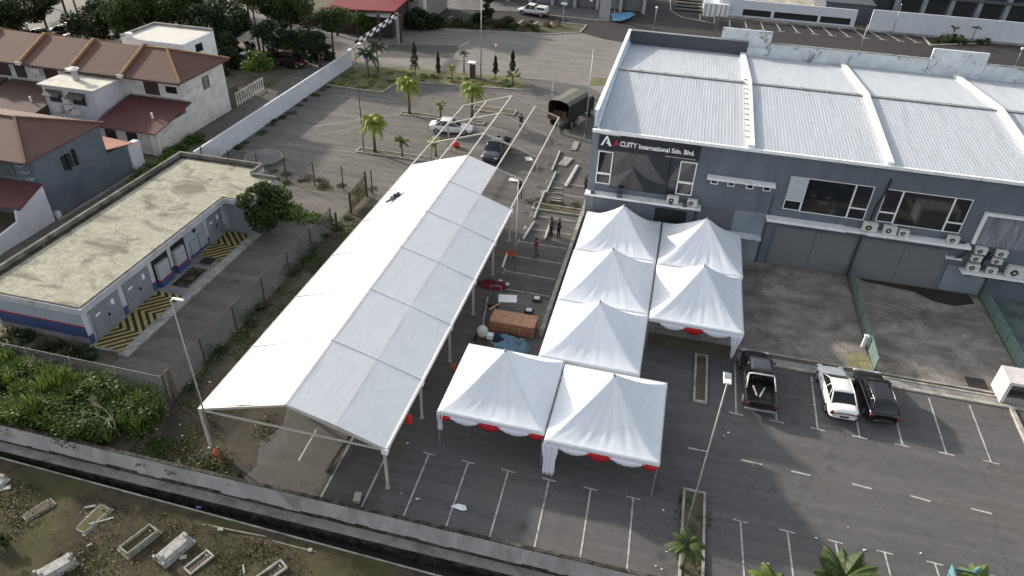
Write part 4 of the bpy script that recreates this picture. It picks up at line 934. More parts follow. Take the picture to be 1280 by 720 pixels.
TR=[('huge dark tree at the top left corner',(20,52),8.5,5.5,LF_D,8000,.5),('dark tree behind the left end of the terrace',(62,44),7.5,3.4,LF_D,4000,.5),
('round dark tree behind the terrace ridge, between two thin trunks',(124,58),6.0,3.6,LF_D,4500,.45),('big tree with light green clumps behind the flat-roofed annex',(180,62),7.5,4.2,LF_M,6000,.45),
('dense green tree just left of the yellowish one',(212,58),7.5,3.6,LF_D,4500,.45),('yellowish green tree behind the flat-roofed annex',(240,60),8.5,4.0,LF_M,5500,.45),
('olive tree right of the annex corner',(266,74),6.5,3.0,LF_G,3500,.45),('dark tree beside the small parking verge',(297,72),6.8,3.0,LF_D,4000,.45),
('tall thin-trunked tree over the driveway',(326,70),9.5,2.6,LF_M,2600,.4),('large tree with a wide green crown over the shrubs',(368,62),8.8,3.9,LF_M,6000,.42),
('flat-crowned tree on a thin trunk near the road',(417,72),7.2,3.0,LF_M,3200,.38),('small pale-trunked tree beside the white wall end',(400,84),4.2,1.8,LF_G,1800,.34),
('grey-green tree above the dark shrub mass',(350,80),5.6,2.4,LF_G,2600,.4),('bright round shrub at the roadside by the grey pole',(455,46),3.6,1.9,LF_B,2200,.36),
('second bright roadside shrub, lower and to the right',(472,40),2.6,1.7,LF_B,1500,.36),('dark shrub in front of the beige building side',(520,36),2.8,2.2,LF_D,2200,.4),
('dark shrub right of the beige building',(540,34),2.5,2.2,LF_D,2200,.4),('narrow dark cypress on the planting strip',(610,32),5.5,1.1,LF_D,1800,.36),
('yellowish shrub on the planting strip',(630,33),1.8,1.7,LF_BR,1400,.32),('dark shrub left of the yellowish one on the strip',(596,30),1.8,1.5,LF_D,1200,.36),
('tree at the very top edge beside the thin-trunk tree',(385,10),9,4,LF_D,3500,.5),('far tree at the top edge above the annex',(215,12),9,4.5,LF_M,4000,.5),('far tree at the top edge left of the car park gap',(60,8),9,4.5,LF_D,4000,.5),
('tree above the yellowish one at the top edge',(262,10),10,4.5,LF_D,4000,.5),('far tree beyond the driveway at the top edge',(340,4),9,4,LF_M,3500,.5),('far tree behind the two white cars at the top left',(125,4),8,4,LF_D,3500,.5)]
TR+=[('dark tree filling the gap left of the thin-trunked tree at the top',(312,26),8,3.6,LF_G,3500,.45),('olive crown behind the annex at its left corner',(168,40),8.5,4,LF_M,4500,.42),
('dark crown between the terrace ridge and the top-left corner tree',(84,22),8,3.8,LF_D,4000,.45),('broad olive tree right of the big clumped one',(228,44),8.5,4.2,LF_G,4500,.42),
('low dark tree over the parked grey car',(284,84),4.6,2.3,LF_D,2500,.36),('dark bushy tree behind the maroon minivan',(382,80),4.6,2.6,LF_D,3200,.36),('mid-green tree above the maroon minivan',(340,58),7.5,3.0,LF_D,3600,.4)]
for i,(l,b,h,cr,m,n,ls) in enumerate(TR):
    ch=cr*.7 if 'cypress' not in l else 2.6
    cr*=1.22; h*=1.12; n=int(n*2.0); ls*=.74; ch=ch*1.2
    tree(l,PP(*b),h,cr,m,100+i,ch,n,ls,tr=.14+.01*cr,group='trees and shrubs along the housing road')
for i,(b,h,l) in enumerate((((331,70),3.6,'small arching palm with pale fronds beside the thin-trunked tree'),((288,66),7.2,'tall drooping dark palm right of the annex'),((108,52),9.5,'tall leaning palm left of the round dark tree'),((150,50),9.5,'tall palm right of the round dark tree'))):
    palm(l,PP(*b),h,LF_G if i==0 else LF_D,14,2.4 if i else 2.0,40+i,droop=1.3,tr=.13,lean=((-.6,.4) if i else (0,0)))
def bushmass(name,label,pts,h,m,n,seed,ls=.3,kind='stuff'):
    rn=random.Random(seed); g=MB(); xs=[p[0] for p in pts]; ys=[p[1] for p in pts]
    def inside(x,y):
        c=False;j=len(pts)-1
        for i in range(len(pts)):
            if (pts[i][1]>y)!=(pts[j][1]>y) and x<(pts[j][0]-pts[i][0])*(y-pts[i][1])/(pts[j][1]-pts[i][1])+pts[i][0]: c=not c
            j=i
        return c
    cl=[]
    while len(cl)<max(20,n//120):
        x=rn.uniform(min(xs),max(xs));y=rn.uniform(min(ys),max(ys))
        if inside(x,y): cl.append((x,y,h*rn.uniform(.35,1.0),rn.uniform(.35,.8)))
    for k in range(n):
        x,y,z,r=cl[rn.randrange(len(cl))]; d=Vector((rn.gauss(0,1),rn.gauss(0,1),rn.gauss(0,1))).normalized()*(rn.random()**.4)*r
        g.leaf((x+d.x,y+d.y,max(.05,z-.4*r+d.z*.8-rn.random()**3*z*.7)),ls*rn.uniform(.5,1.3),rn,.7,1.5)
    return tag(g.build(name,m),label,None,None,kind)
bushmass('undergrowth','',[(-45,20.7),(-28.2,20.7),(-25.4,22.5),(-26.0,24.9),(-45,24.9)],1.7,LF_U,52000,51,.14)
bushmass('undergrowth','',[(-45,20.7),(-31,20.7),(-29,24),(-45,24.8)],1.65,LF_B,26000,52,.13)
bushmass('undergrowth','',[(-40,25.3),(-32.5,25.2),(-33,27.3),(-40,28)],.5,LF_D,4000,53,.2)
bushmass('undergrowth','',[P(255,100+0),P(300,92),P(420,82),P(405,60),P(345,60),P(290,60)],1.9,LF_D,9000,54,.34)
bushmass('weeds','',[P(662,262),P(735,268),P(735,256),P(664,248)],.15,LF_BR,1500,154,.12)
bushmass('weeds','',[(-31.6,46.8),(-27,47),(-26.6,48.4),(-31.2,49.3)],.5,LF_B,2200,55,.2)
bushmass('weeds','',[(-42.2,53.0),(-25,52.9),(-25,54.6),(-42.2,55.4)],.18,LF_BR,3500,56,.14)
bushmass('weeds','',[(-26.4,26),(-25.4,26),(-25.4,50),(-26.4,50)],.3,LF_M,3500,57,.16)
bushmass('weeds','',[(-25,20.65),(-18.5,20.65),(-19.5,21.2),(-21,21.5),(-24.5,23)],.14,LF_M,2500,58,.13)
bushmass('weeds','',[(-47.9,50.5),(-46.6,48),(-46.6,60),(-48.3,60)],.5,LF_B,7000,59,.17)
bushmass('weeds','',[(4.2,20.8),(5.0,20.8),(5.0,26.3),(4.2,26.3)],.2,LF_M,1200,60,.13)
bushmass('weeds','',[(-42.5,56),(-41.8,56),(-41.6,80),(-42.5,84)],.15,LF_M,2500,61,.14)
bushmass('planting','',[P(505,35),P(600,37),P(690,40),P(700,33),P(640,28),P(520,25)],.9,LF_BR,4500,62,.24)
bushmass('planting','',[P(505,35),P(590,37),P(690,40),P(640,28),P(520,25)],1.1,LF_M,6500,162,.24)
bushmass('planting','',[P(1160,50),P(1168,56),P(1235,56),P(1232,52),P(1180,46)],.9,LF_M,3000,63,.3)
bushmass('grass_tufts','',[P(412,106),P(477,114),P(500,100),P(640,110),P(640,98),P(500,90),P(445,88)],.1,LF_B,6000,64,.13)
def blades(name,x0,x1,y0,y1,z,h,m,n,seed):
    rn=random.Random(seed); g=MB()
    cs=[(rn.uniform(x0,x1),rn.uniform(y0,y1),rn.uniform(.3,1.),rn.uniform(.25,.7)) for _ in range(max(8,n//90))]
    for k in range(n):
        cx,cy,ch_,cr_=cs[rn.randrange(len(cs))]; a=rn.random()*6.283; q=cr_*rn.random()**.6; b=Vector((cx+q*.5*math.cos(a),cy+q*.5*math.sin(a),z))
        t_=b+Vector((q*math.cos(a),q*math.sin(a),h*ch_*rn.uniform(.6,1.1))); w=Vector((-math.sin(a),math.cos(a),0))*.03; mid=(b+t_)/2+Vector((0,0,.15*h))
        g.add([b-w,b+w,mid+w,mid-w,t_],[(0,1,2,3),(3,2,4)])
    return tag(g.build(name,m),kind='stuff')
blades('tall_grass',-44,-30,20.8,24.6,.9,1.3,LF_B,7000,301)
blades('tall_grass',-31,-25.5,20.9,24.6,.2,1.2,LF_U,3500,302)
def ground_scatter(name,x0,x1,y0,y1,z,m,n,seed,ls,dens):
    rn=random.Random(seed); g=MB(); k=0; from mathutils import noise as mn
    while k<n:
        x=rn.uniform(x0,x1);y=rn.uniform(y0,y1)
        if mn.noise(Vector((x*dens,y*dens,seed)))<rn.uniform(-.1,.35): continue
        g.leaf((x,y,z+rn.uniform(.0,.07)),ls*rn.uniform(.5,1.4),rn,.35,1.6); k+=1
    return tag(g.build(name,m),kind='stuff')
ground_scatter('leaf_litter',-40,0,9,18.6,-1.0,LF_BR,9000,201,.09,.35)
ground_scatter('low_grass',-40,-4,9,18.4,-.99,LF_O,16000,202,.1,.28)
ground_scatter('weeds',-25.8,-18.8,20.7,26,.02,LF_BR,2500,203,.1,.5)
ground_scatter('weeds',-25.8,-22.2,25,50,.02,LF_U,5000,204,.12,.4)
# bare twiggy plants
def twigs(label,loc,h,seed,m=TWIG,n=9):
    rn=random.Random(seed); g=MB()
    def br(p,d,l,r,dep):
        q=p+d*l; g.tube([p,(p+q)/2+Vector((rn.uniform(-.05,.05),)*3),q],[r,r*.8,r*.6],5)
        if dep: 
            for k in range(3): br(q,(d+Vector((rn.gauss(0,.5),rn.gauss(0,.5),rn.gauss(0,.3)))).normalized(),l*.7,r*.6,dep-1)
    br(Vector((0,0,0)),Vector((0,0,1)),h*.35,.05,3)
    o=g.build('bare_shrub',m); o.location=loc; tag(o,label,'shrub')
p=P(150,545); twigs('bare pale-branched shrub sticking out of the undergrowth',(p.x,p.y,0),3.6,1)
p=P(276,214); twigs('leafless sapling at the foot of the white boundary wall',(p.x,p.y,0),2.4,2)
p=P(318,208); twigs('bare dry shrub beside the round grey disc',(p.x,p.y,0),2.0,3)
# round dish
o=thing('round_lid','large round grey disc lying by the compound fence','disc',(*P(330,200).xy,0))
n=28; vs=[(0,0,.5)]+[(.8*math.cos(k*6.283/n),.8*math.sin(k*6.283/n),.42) for k in range(n)]+[(1.75*math.cos(k*6.283/n),1.75*math.sin(k*6.283/n),.3) for k in range(n)]+[(1.8*math.cos(k*6.283/n),1.8*math.sin(k*6.283/n),0) for k in range(n)]
fs=[(0,1+k,1+(k+1)%n) for k in range(n)]+[(1+j*n+k,1+(j+1)*n+k,1+(j+1)*n+(k+1)%n,1+j*n+(k+1)%n) for j in range(2) for k in range(n)]
MB().add(vs,fs).build('disc_top',mat('grey_fibreglass',(.12,.115,.115),.8,.25,1.5),o,world=False)
MB().tube([(1.78*math.cos(k*6.283/n),1.78*math.sin(k*6.283/n),.3) for k in range(n+1)],.05,6).build('rim',KERB,o,world=False)
# ================================================================== SUBSTATION
OUT=[(-41.4,27.7),(-33.3,27.7),(-33.3,43.3),(-31.0,43.3),(-31.0,47.6),(-33.3,47.6),(-33.3,49.4),(-41.4,49.4)]
t=thing('substation','low flat-roofed electrical building with stained roof, navy band and hazard-striped apron','building',(-37.3,38,0))
WX=-34.0
MB().poly([(-41,28.3),(WX,28.3),(WX,43.8),(-31.6,43.8),(-31.6,47.1),(WX,47.1),(WX,48.9),(-41,48.9)],0,2.85).build('wall',SUBW,t)
MB().poly(OUT,2.85,3.3).build('roof_slab',mat('pale_fascia',(.4,.4,.42),.9,.08,.8,stain=(.28,.27,.24),stain_scale=.9),t)
ins=[(-41.25,27.85),(-33.45,27.85),(-33.45,43.45),(-31.15,43.45),(-31.15,47.45),(-33.45,47.45),(-33.45,49.25),(-41.25,49.25)]
MB().poly(ins,3.3,3.315).build('roof_surface',MOSSR,t)
g=MB(); n=8
g.box(-41.4,-41.2,27.7,49.4,3.3,3.66).box(-41.2,-33.3,49.2,49.4,3.3,3.66).box(-33.5,-33.3,47.6,49.2,3.3,3.66).box(-33.29,-31.0,47.42,47.6,3.3,3.6)
g.build('roof_upstand',mat('mossy_upstand',(.16,.15,.13),.95,.3,1,stain=(.05,.045,.035),stain_scale=1.2),t)
g=MB().box(-41.2,-40.75,27.9,49.2,3.316,3.33).box(-40.75,-33.6,48.7,49.2,3.316,3.332).box(-33.52,-33.42,27.9,43.5,3.316,3.34).box(-40.7,-33.53,27.78,27.88,3.316,3.34).box(-33.4,-31.2,43.38,43.48,3.316,3.34).box(-31.2,-31.1,43.5,47.3,3.316,3.34); g.build('roof_edge_moss_shade',MOSS,t)  # strips by left and back rim paint in its shadow along with moss
g=MB().box(-40.9,WX+.02,28.27,28.3,.45,1.3); g.build('navy_band',SUBB,t); MB().box(-40.9,WX+.02,28.262,28.3,1.3,1.36).build('red_stripe',RED,t); MB().box(-41,WX+.03,28.25,28.3,0,.42).build('plinth',CONC,t)
DO=[(28.8,31.3,'d'),(31.9,34.4,'d'),(34.9,36.7,'b'),(36.9,38.6,'b'),(39.0,41.2,'w'),(41.4,43.4,'d')]
for a,b,k in DO:
    if k=='d':
        d=MB().box(WX,WX+.06,a,(a+b)/2-.01,.05,2.5).box(WX,WX+.06,(a+b)/2+.01,b,.05,2.5).build('door',SUBD,t)
        MB().box(WX+.06,WX+.075,a+.35,a+.75,1.6,1.75).box(WX+.06,WX+.075,b-.7,b-.45,1.55,1.95).build('door_notice',SIGW,d)
        MB().box(WX+.06,WX+.1,(a+b)/2+.05,(a+b)/2+.2,1.0,1.2).build('handle',BLK,d)
    elif k=='b':
        MB().box(WX+.0,WX+.03,a,b,.05,2.5).build('dark_opening',BLK,t)
        MB().box(WX+.1,WX+.35,a+.1,b-.5,.7,1.95).build('transformer_cover',mat('pale_grey_box',(.36,.37,.38),.7,.06,2) if 'pale_grey_box' not in bpy.data.materials else bpy.data.materials['pale_grey_box'],t)
        MB().box(WX+.05,WX+.37,a+.05,b-.3,.62,.7).build('red_stripe',RED,t); MB().box(WX+.05,WX+.38,a+.05,b-.3,.05,.62).build('navy_band',SUBB,t)
    else:
        MB().box(WX,WX+.12,a+.1,a+.95,.4,1.5).box(WX,WX+.12,a+1.15,b-.1,.4,1.6).build('louvre',mat('louvre_grey',(.3,.32,.34),.7,.05,2,stretch=(1,1,30)),t); MB().box(WX,WX+.03,a-.1,b+.1,.05,.38).build('navy_band',SUBB,t)
        MB().tube([(WX,a+.9,2.1),(WX+.06,a+.9,2.1)],.16,12).build('vent',BLK,t)
for y in (28.35,31.6,34.65,36.8,41.3,43.6): MB().box(WX,WX+.05,y-.18,y+.18,.75,2.85).build('pilaster',LILAC,t)
g=MB()
for y in (28.35,31.6,34.65,36.8,41.3): g.box(WX,WX+.055,y-.18,y+.18,.05,.75)
g.build('navy_band',SUBB,t)
for (a,b,c,d) in ((-33.3,-32.4,43.77,43.8),): MB().box(-33.6,-31.9,43.74,43.8,.05,2.5).build('door',SUBD,t)
g=MB().box(-33.98,-31.65,27.9,43.7,.005,.1); struct('apron',g,CONC)
g=MB().box(-31.65,-30.95,27.7,43.9,.0,.14); struct('apron_edge',g,KERB)
def chevrons(x0,x1,y0,y1,step=.5):
    a=MB().box(x0,x1,y0,y1,.1,.104); b=MB(); W=x1-x0; per=2*W*1.0
    # zigzag stripes: their slope flips every W metres along the apron
    n=24; c=-3*W
    def off(y): 
        u=((y-y0)/W)%2; return (u if u<1 else 2-u)*W
    ysn=[y0+(y1-y0)*k/120 for k in range(121)]
    k=-12
    while k<24:
        lo=k*step
        for ya,yb in zip(ysn[:-1],ysn[1:]):
            q=[]
            a0,a1=x0+lo+off(ya)-W,x0+lo+off(ya)-W+step*.5; b0,b1=x0+lo+off(yb)-W,x0+lo+off(yb)-W+step*.5
            cl=lambda v:min(x1,max(x0,v))
            if (a1>x0 and a0<x1) and (b1>x0 and b0<x1): b.poly([(cl(a0),ya),(cl(a1),ya),(cl(b1),yb),(cl(b0),yb)],.108)
        k+=1
    struct('hazard_paint_black',a,BLKP); struct('hazard_paint_yellow',b,YEL)
chevrons(-33.75,-31.75,28.1,34.5,.6); chevrons(-33.75,-31.75,39.6,43.5,.6)
struct('drain_grate',MB().box(-33.2,-32.2,38.6,39.5,.1,.112),BLKP); struct('oil_stain',MB().box(-33.3,-32.0,35.4,38.0,.1,.108),MOSS)
# fences
def fence(name,label,pts,h,mm=WIRE,pm=RUST,step=3.2,rail=False,top=False):
    o=thing(name,label,'fence',(pts[0][0],pts[0][1],0)); g=MB(); 
    for a,b in zip(pts[:-1],pts[1:]):
        a=Vector((*a,0));b=Vector((*b,0)); g.add([a+Vector((0,0,.05)),b+Vector((0,0,.05)),b+Vector((0,0,h-.05)),a+Vector((0,0,h-.05))],[(0,1,2,3)])
        L=(b-a).length; k=max(1,round(L/step))
        for i in range(k+1):
            if i==k and b.xy!=Vector(pts[-1]): continue
            p=a.lerp(b,i/k); MB().beam(p,p+Vector((0,0,h)),.08,.08).build('post',pm,o)
        if rail: MB().beam(a+Vector((0,0,h-.05)),b+Vector((0,0,h-.05)),.03,.03).build('rail',pm,o)
    g.build('mesh',mm,o,solid=.006)
    return o
fence('chain_link_fence','grey mesh fence between the undergrowth and the substation yard',[(-48,25.1),(-26.2,25.1)],1.9,WIRE,CONC,3.0,True)
fence('chain_link_fence','long mesh fence beside the dirt strip left of the marquee',[(-26.1,25.1),(-25.9,46.5)],2.0,WIRE,RUST,3.4,True)
fence('chain_link_fence','rusty post fence between the compound and the left car park',[(-42.4,53.4),(-25.2,53.4)],2.4,meshmat('sparse_wire',(.1,.1,.09),.06),DSTEEL,3.1)
o=thing('mesh_gate','rusty overgrown gate in the compound corner near the marquee edge','gate',(-25.5,49.5,0))
for y,h in ((46.6,1.6),(49.4,2.1),(52.8,2.5)): MB().beam((-25.5,y,0),(-25.5,y,h),.14,.14).build('post',RUST,o)
MB().beam((-25.5,49.4,1.9),(-25.5,52.8,2.2),.05,.05).beam((-25.5,49.4,.5),(-25.5,52.8,.5),.04,.04).beam((-25.5,49.4,.5),(-25.5,52.8,2.2),.04,.04).beam((-25.5,51.1,.3),(-25.5,51.1,2.1),.05,.05).build('gate_frame',RUST,o)
MB().add([(-25.5,49.4,.2),(-25.5,52.8,.2),(-25.5,52.8,2.1),(-25.5,49.4,1.9)],[(0,1,2,3)]).build('mesh',meshmat('vine_mesh',(.14,.14,.05),.45),o,solid=.01)
o=MB().tube([(0,0,0),(-.25,.25,1.9)],[.16,.13],8).build('tree_stump',BARK); o.location=(-25.9,25.4,0); tag(o,'thick dark leaning stump at the corner of the mesh fences','stump')
fence('green_fence','green chain-link fence between the two stained forecourts',[(15.88,51.4),(15.85,39.9)],1.15,WIREG,GMESH,2.8,True)
fence('green_fence','green chain-link fence right of the middle forecourt',[(25.45,51.4),(25.4,39.9)],1.15,WIREG,GMESH,2.8,True)
# debris at green fence foot
for px,py,s,m,l in ((1060,342,.7,LF_M,'small green weed clump at the foot of the green fence by the shutters'),):
    q=P(px,py); tree(l,(q.x,q.y,0),1.3,.5,LF_M,71,.4,500,.2,tr=.03,name='small_plant',cl=6,cat='plant')
q=P(1078,434); o=MB().box(-.12,.12,-.1,.1,0,.9).box(-.16,.16,-.13,.13,.9,1.05).build('gate_pillar',WHT,bevel=.02); o.location=q; tag(o,'short white pillar at the near end of the green fence','pillar')
o=MB().box(-.75,.75,-.8,.8,0.03,.06).build('manhole_cover',mat('mossy_concrete',(.2,.19,.1),.9,.3,2)); o.location=P(1074,452); tag(o,'square mossy cover in the forecourt beside the green fence','manhole cover')
o=MB().box(-.45,.45,-.3,.3,0.05,.12).build('concrete_slab',WHT); o.location=P(1086,474); tag(o,'small white slab on the kerb in front of the black hatchback','slab')
o=MB().box(-.6,.6,-.5,.5,0.032,.05).build('drain_cover',BLKP); o.location=P(1220,479); tag(o,'dark grated drain cover near the white bin shelter','drain cover')
# bin shelter
o=thing('bin_shelter','white boxy concrete shelter with dark opening on the right forecourt edge','shelter',(23.0,39.3,0))
MB().box(23.1,26.4,38.9,40.6,1.5,1.7).build('roof',CREAM,o); MB().box(23.1,23.3,38.9,40.6,0.0,1.5).build('side_wall',CREAM,o); MB().box(26.2,26.4,38.9,40.6,0,1.5).build('side_wall',WHT,o); MB().box(23.3,26.2,40.4,40.6,0,1.5).build('back_wall',CONC,o)
MB().box(23.3,26.2,38.95,39.05,0,.5).build('front_wall',CONC,o)
# ================================================================== WHITE BOUNDARY WALL, TERRACE, GREY HOUSE
o=MB().box(-42.85,-42.65,52.8,87.3,0,2.0).build('boundary_wall',WALW); tag(o,'long plain white wall between the housing lane and the left car park','wall')
t=thing('terrace_house','row of terrace houses with brown tiled roof and ochre dividing ridges','house',(-60,60,0))
EZ,RZ=5.7,7.55; EY0,EY1,RY=59.65,68.5,64.0; EXR=-48.0; HX=-52.1; XLf=-95
MB().box(XLf,-48.6,60.4,67.9,0,EZ-.02).build('wall',CREAM,t)
MB().slab([(XLf,EY0,EZ),(EXR,EY0,EZ),(HX,RY,RZ),(XLf,RY,RZ)],.12).build('roof',TILE,t)
MB().slab([(XLf,RY,RZ),(HX,RY,RZ),(EXR,EY1,EZ),(XLf,EY1,EZ)],.12).build('roof',TILE,t)
MB().slab([(EXR,EY0,EZ),(EXR,EY1,EZ),(HX,RY,RZ)],.12).build('roof',TILX,t)
g=MB().beam((EXR,EY0,EZ+.06),(HX,RY,RZ+.06),.22,.14).beam((EXR,EY1,EZ+.06),(HX,RY,RZ+.06),.22,.14).beam((HX,RY,RZ+.04),(-54.6,RY,RZ+.04),.2,.12); g.build('ridge_cap',OCH,t)
for x in (-54.8,-60.9,-67.0,-73.1,-79.2):
    MB().beam((x,EY0-.05,EZ+.1),(x,RY,RZ+.14),.28,.26).beam((x,RY,RZ+.14),(x,EY1,EZ+.1),.28,.26).build('dividing_ridge',OCH,t); MB().box(x-.3,x+.3,EY0-.25,EY0+.1,EZ-.15,EZ+.18).build('corbel',CREAM,t)
MB().box(XLf,EXR,EY0-.1,EY0+.02,EZ-.2,EZ-.02).build('gutter',mat('brown_gutter',(.08,.045,.035),.7,.1,2),t)
def win(t_,x0,x1,y,z0,z1,m=GLS): 
    f=MB().box(x0-.05,x1+.05,y-.04,y,z0-.05,z1+.05).build('window',DSTEEL,t_); MB().box(x0,x1,y-.06,y-.04,z0,z1).build('pane',m,f)
DBR=mat('dark_brown_panel',(.05,.03,.03),.6,.2,2)
for x0,x1 in ((-52.9,-51.3),(-64.9,-63.3),(-68.6,-67.4),(-71,-69.4)): win(t,x0,x1,60.4,3.9,5.1,DBR)
win(t,-50.4,-49.2,60.4,4.3,4.9)
f=MB().box(-48.6,-48.55,63.9,65.0,3.6,4.9).build('window',DSTEEL,t); MB().box(-48.55,-48.53,64.0,64.9,3.65,4.85).build('pane',GLS,f)
for x in (-73,-66.2): MB().box(x,x+1.0,60.0,60.4,4.6,5.2).build('ac_unit',ACM,t)
# annex box
a=thing('rear_extension','white flat-roofed rear extension with two awnings projecting from the terrace','building',(-58.5,58,0))
MB().box(-61.5,-55.4,56.3,60.38,0,5.1).build('wall',LILAC,a); MB().box(-61.8,-55.3,56.1,60.36,5.1,5.25).build('roof',mat('cream_roof',(.5,.47,.4),.9,.08,1,stain=(.34,.32,.28),stain_scale=.6),a)
for x in (-60.9,-58.2):
    MB().slab([(x-.2,55.55,4.35),(x+1.7,55.55,4.35),(x+1.7,56.3,4.75),(x-.2,56.3,4.75)],.05).build('awning',DSTEEL,a); f=MB().box(x,x+1.5,56.25,56.3,3.5,4.6).build('window',DSTEEL,a); MB().box(x+.1,x+1.4,56.22,56.25,3.6,4.5).build('pane',GLS,f)
for x,z in ((-59.2,2.9),(-59.15,3.6),(-60.6,2.6),(-58.6,2.5)): MB().box(x,x+.85,55.9,56.3,z,z+.6).build('ac_unit',ACM,a)
MB().tube([(-59.0,58.3,5.25),(-59.0,58.3,6.3)],.3,12).build('flue',mat('grey_flue',(.35,.34,.36),.6,.1,2),a); MB().tube([(-59,58.3,6.3),(-59,58.3,6.42),(-59,58.3,6.6)],[.5,.55,.1],14).build('flue_cap',WHT,a)
def leanto(label,x0,x1,m,y0=54.2,z0=2.5,z1=3.6):
    o=thing('lean_to',label,'lean-to',((x0+x1)/2,57,0)); MB().slab([(x0,y0,z0),(x1,y0,z0),(x1,60.36,z1),(x0,60.36,z1)],.1).build('roof',m,o); MB().box(x0+.3,x1-.3,y0+.5,y0+.65,0,z0-.06).build('wall',CREAM,o)
    MB().beam((x0,60.3,z1+.08),(x1,60.3,z1+.08),.15,.1).build('ridge_cap',KERB,o)
    for k in range(2): MB().box(x0+1+k*2.4,x0+2.2+k*2.4,y0+.46,y0+.5,1.1,2.1).build('window',GLS,o)
    MB().tube([(x1-2,y0+2.5,z0+.3),(x1-2,y0+2.5,z0+1.0)],.1,8).build('vent_pipe',WHT,o)
leanto('maroon lean-to roof at the right end of the terrace',-54.9,-47.7,TILR)
leanto('brown lean-to roof left of the white extension',-69.5,-61.9,TILD); leanto('brown lean-to roof at the far left of the terrace',-80,-70,TILD)
MB().box(-48.7,-48.5,54.5,60.4,0,2.4).build('side_wall',CREAM,t)
# rear flat annex beyond ridge
a=thing('flat_roof_annex','white two-storey annex with flat pale roof behind the terrace ridge','building',(-58,73,0))
MB().box(-62.4,-54.4,69.5,75.5,0,6.3).build('wall',WHT,a); MB().box(-62.2,-54.6,69.7,75.3,6.3,6.32).build('roof',mat('pale_roof_screed',(.5,.48,.43),.9,.06,1),a)
MB().box(-62.4,-54.4,75.3,75.55,6.3,6.62).box(-62.42,-62.2,69.5,75.3,6.3,6.6).build('parapet',CONC,a); MB().box(-54.4,-54.36,71.6,72.9,4.8,5.7).build('window',GLS,a)
MB().box(-61.6,-60.9,69.4,69.9,6.3,6.9).build('water_tank',WHT,a)
# lane gate
g=thing('lane_fence','white picket gate closing the lane beside the terrace','gate',(-48.6,70,0))
MB().beam((-48.5,69,.3),(-48.5,75,.3),.06,.1).beam((-48.5,69,1.5),(-48.5,75,1.5),.06,.1).build('rail',CREAM,g)
for k in range(13): MB().box(-48.55,-48.45,69+k*.48,69.12+k*.48,0,1.65).build('picket',CREAM,g)
o=MB().box(-49.8,-48.7,68.2,70.2,2.2,2.3).box(-49.7,-49.6,68.3,68.4,0,2.2).box(-48.9,-48.8,70,70.1,0,2.2).build('porch_roof',DSTEEL); tag(o,'small dark porch roof at the back corner of the terrace','porch')
# grey house
t=thing('grey_house','slate-blue house with rust-brown hipped tile roof','house',(-53,45,0))
E2,R2=5.5,7.15
MB().box(-90,-48.4,41.0,48.6,0,E2-.02).build('wall',SLATE,t)
MB().slab([(-90,40.2,E2),(-48.1,40.2,E2),(-52.6,44.6,R2),(-90,44.6,R2)],.12).build('roof',TILG,t); MB().slab([(-90,44.6,R2),(-52.6,44.6,R2),(-48.3,49.1,E2),(-90,49.1,E2)],.12).build('roof',TILG,t)
MB().slab([(-48.1,40.2,E2),(-48.3,49.1,E2),(-52.6,44.6,R2)],.12).build('roof',TILGX,t)
MB().beam((-48.1,40.2,E2+.05),(-52.6,44.6,R2+.05),.2,.12).beam((-48.3,49.1,E2+.05),(-52.6,44.6,R2+.05),.2,.12).beam((-52.6,44.6,R2+.04),(-90,44.6,R2+.04),.2,.12).build('ridge_cap',mat('rust_ridge',(.14,.075,.055),.8,.1,2),t)
f=MB().box(-48.4,-48.34,43.7,44.7,3.3,4.5).build('window',BLK,t); MB().box(-48.33,-48.1,44.9,45.1,3.3,4.7).box(-48.33,-48.1,44.1,44.25,3.2,4.6).build('shutter',BLK,f)
win(t,-52.2,-50.4,41.0,3.7,4.8,glassm('pale_glass',(.08,.1,.11),.2)); win(t,-54.6,-52.8,41,3.7,4.8)
for k in range(3): MB().box(-49.6+.25*k,-49.0+.25*k,40.6,41.0,4.9-.55*k,5.0-.55*k).build('wall_fin',GREYL,t)
MB().box(-51,-48.42,48.65,51.0,0,2.75).build('rear_wall',SLATE,t); MB().slab([(-52,48.5,3.3),(-48.2,48.5,3.25),(-47.9,51.4,2.75),(-52,51.6,2.9)],.1).build('small_roof',mat('orange_tile',(.3,.13,.085),.8,.15,2,stretch=(1,6,1)),t)
MB().box(-48.9,-48.3,51.05,52.6,0,2.5).build('white_pier',LILAC,t)
MB().slab([(-60,38.1,2.55),(-47.9,38.1,2.55),(-48.1,40.98,3.4),(-60,40.98,3.4)],.1).build('porch_roof',TILR,t)
g=MB().add([(-48.35,40.98,0),(-48.35,35.6,0),(-48.35,35.6,1.3),(-48.35,37.8,1.6),(-48.35,38.0,2.45),(-48.35,40.98,3.2),(-48.15,40.98,0),(-48.15,35.6,0),(-48.15,35.6,1.3),(-48.15,37.8,1.6),(-48.15,38.0,2.45),(-48.15,40.98,3.2)],[(0,1,2,3,4,5),(11,10,9,8,7,6)]+[(i,6+i,6+(i+1)%6,(i+1)%6) for i in range(6)]); g.build('porch_wall',LILAC,t)
o=thing('front_garden_wall','low white garden wall in front of the slate-blue house','wall',(-48.2,32,0))
MB().box(-48.3,-48.1,24,35.55,0,1.35).build('wall_panel',LILAC,o)
for k in range(5): MB().box(-48.09,-48.07,25.5+k*2.1,26.3+k*2.1,.35,1.1).build('inset',GREYL,o)
o=MB().box(-.25,.25,-.2,.2,0,.6).build('meter_box',CREAM,bevel=.03); q=P(73,272); o.location=(q.x,q.y,0); tag(o,'small cream box at the foot of the slate-blue wall','box')
struct('lane_kerb',MB().beam((*P(30,317).xy,.06),(*P(175,222).xy,.06),.2,.16),KERB)
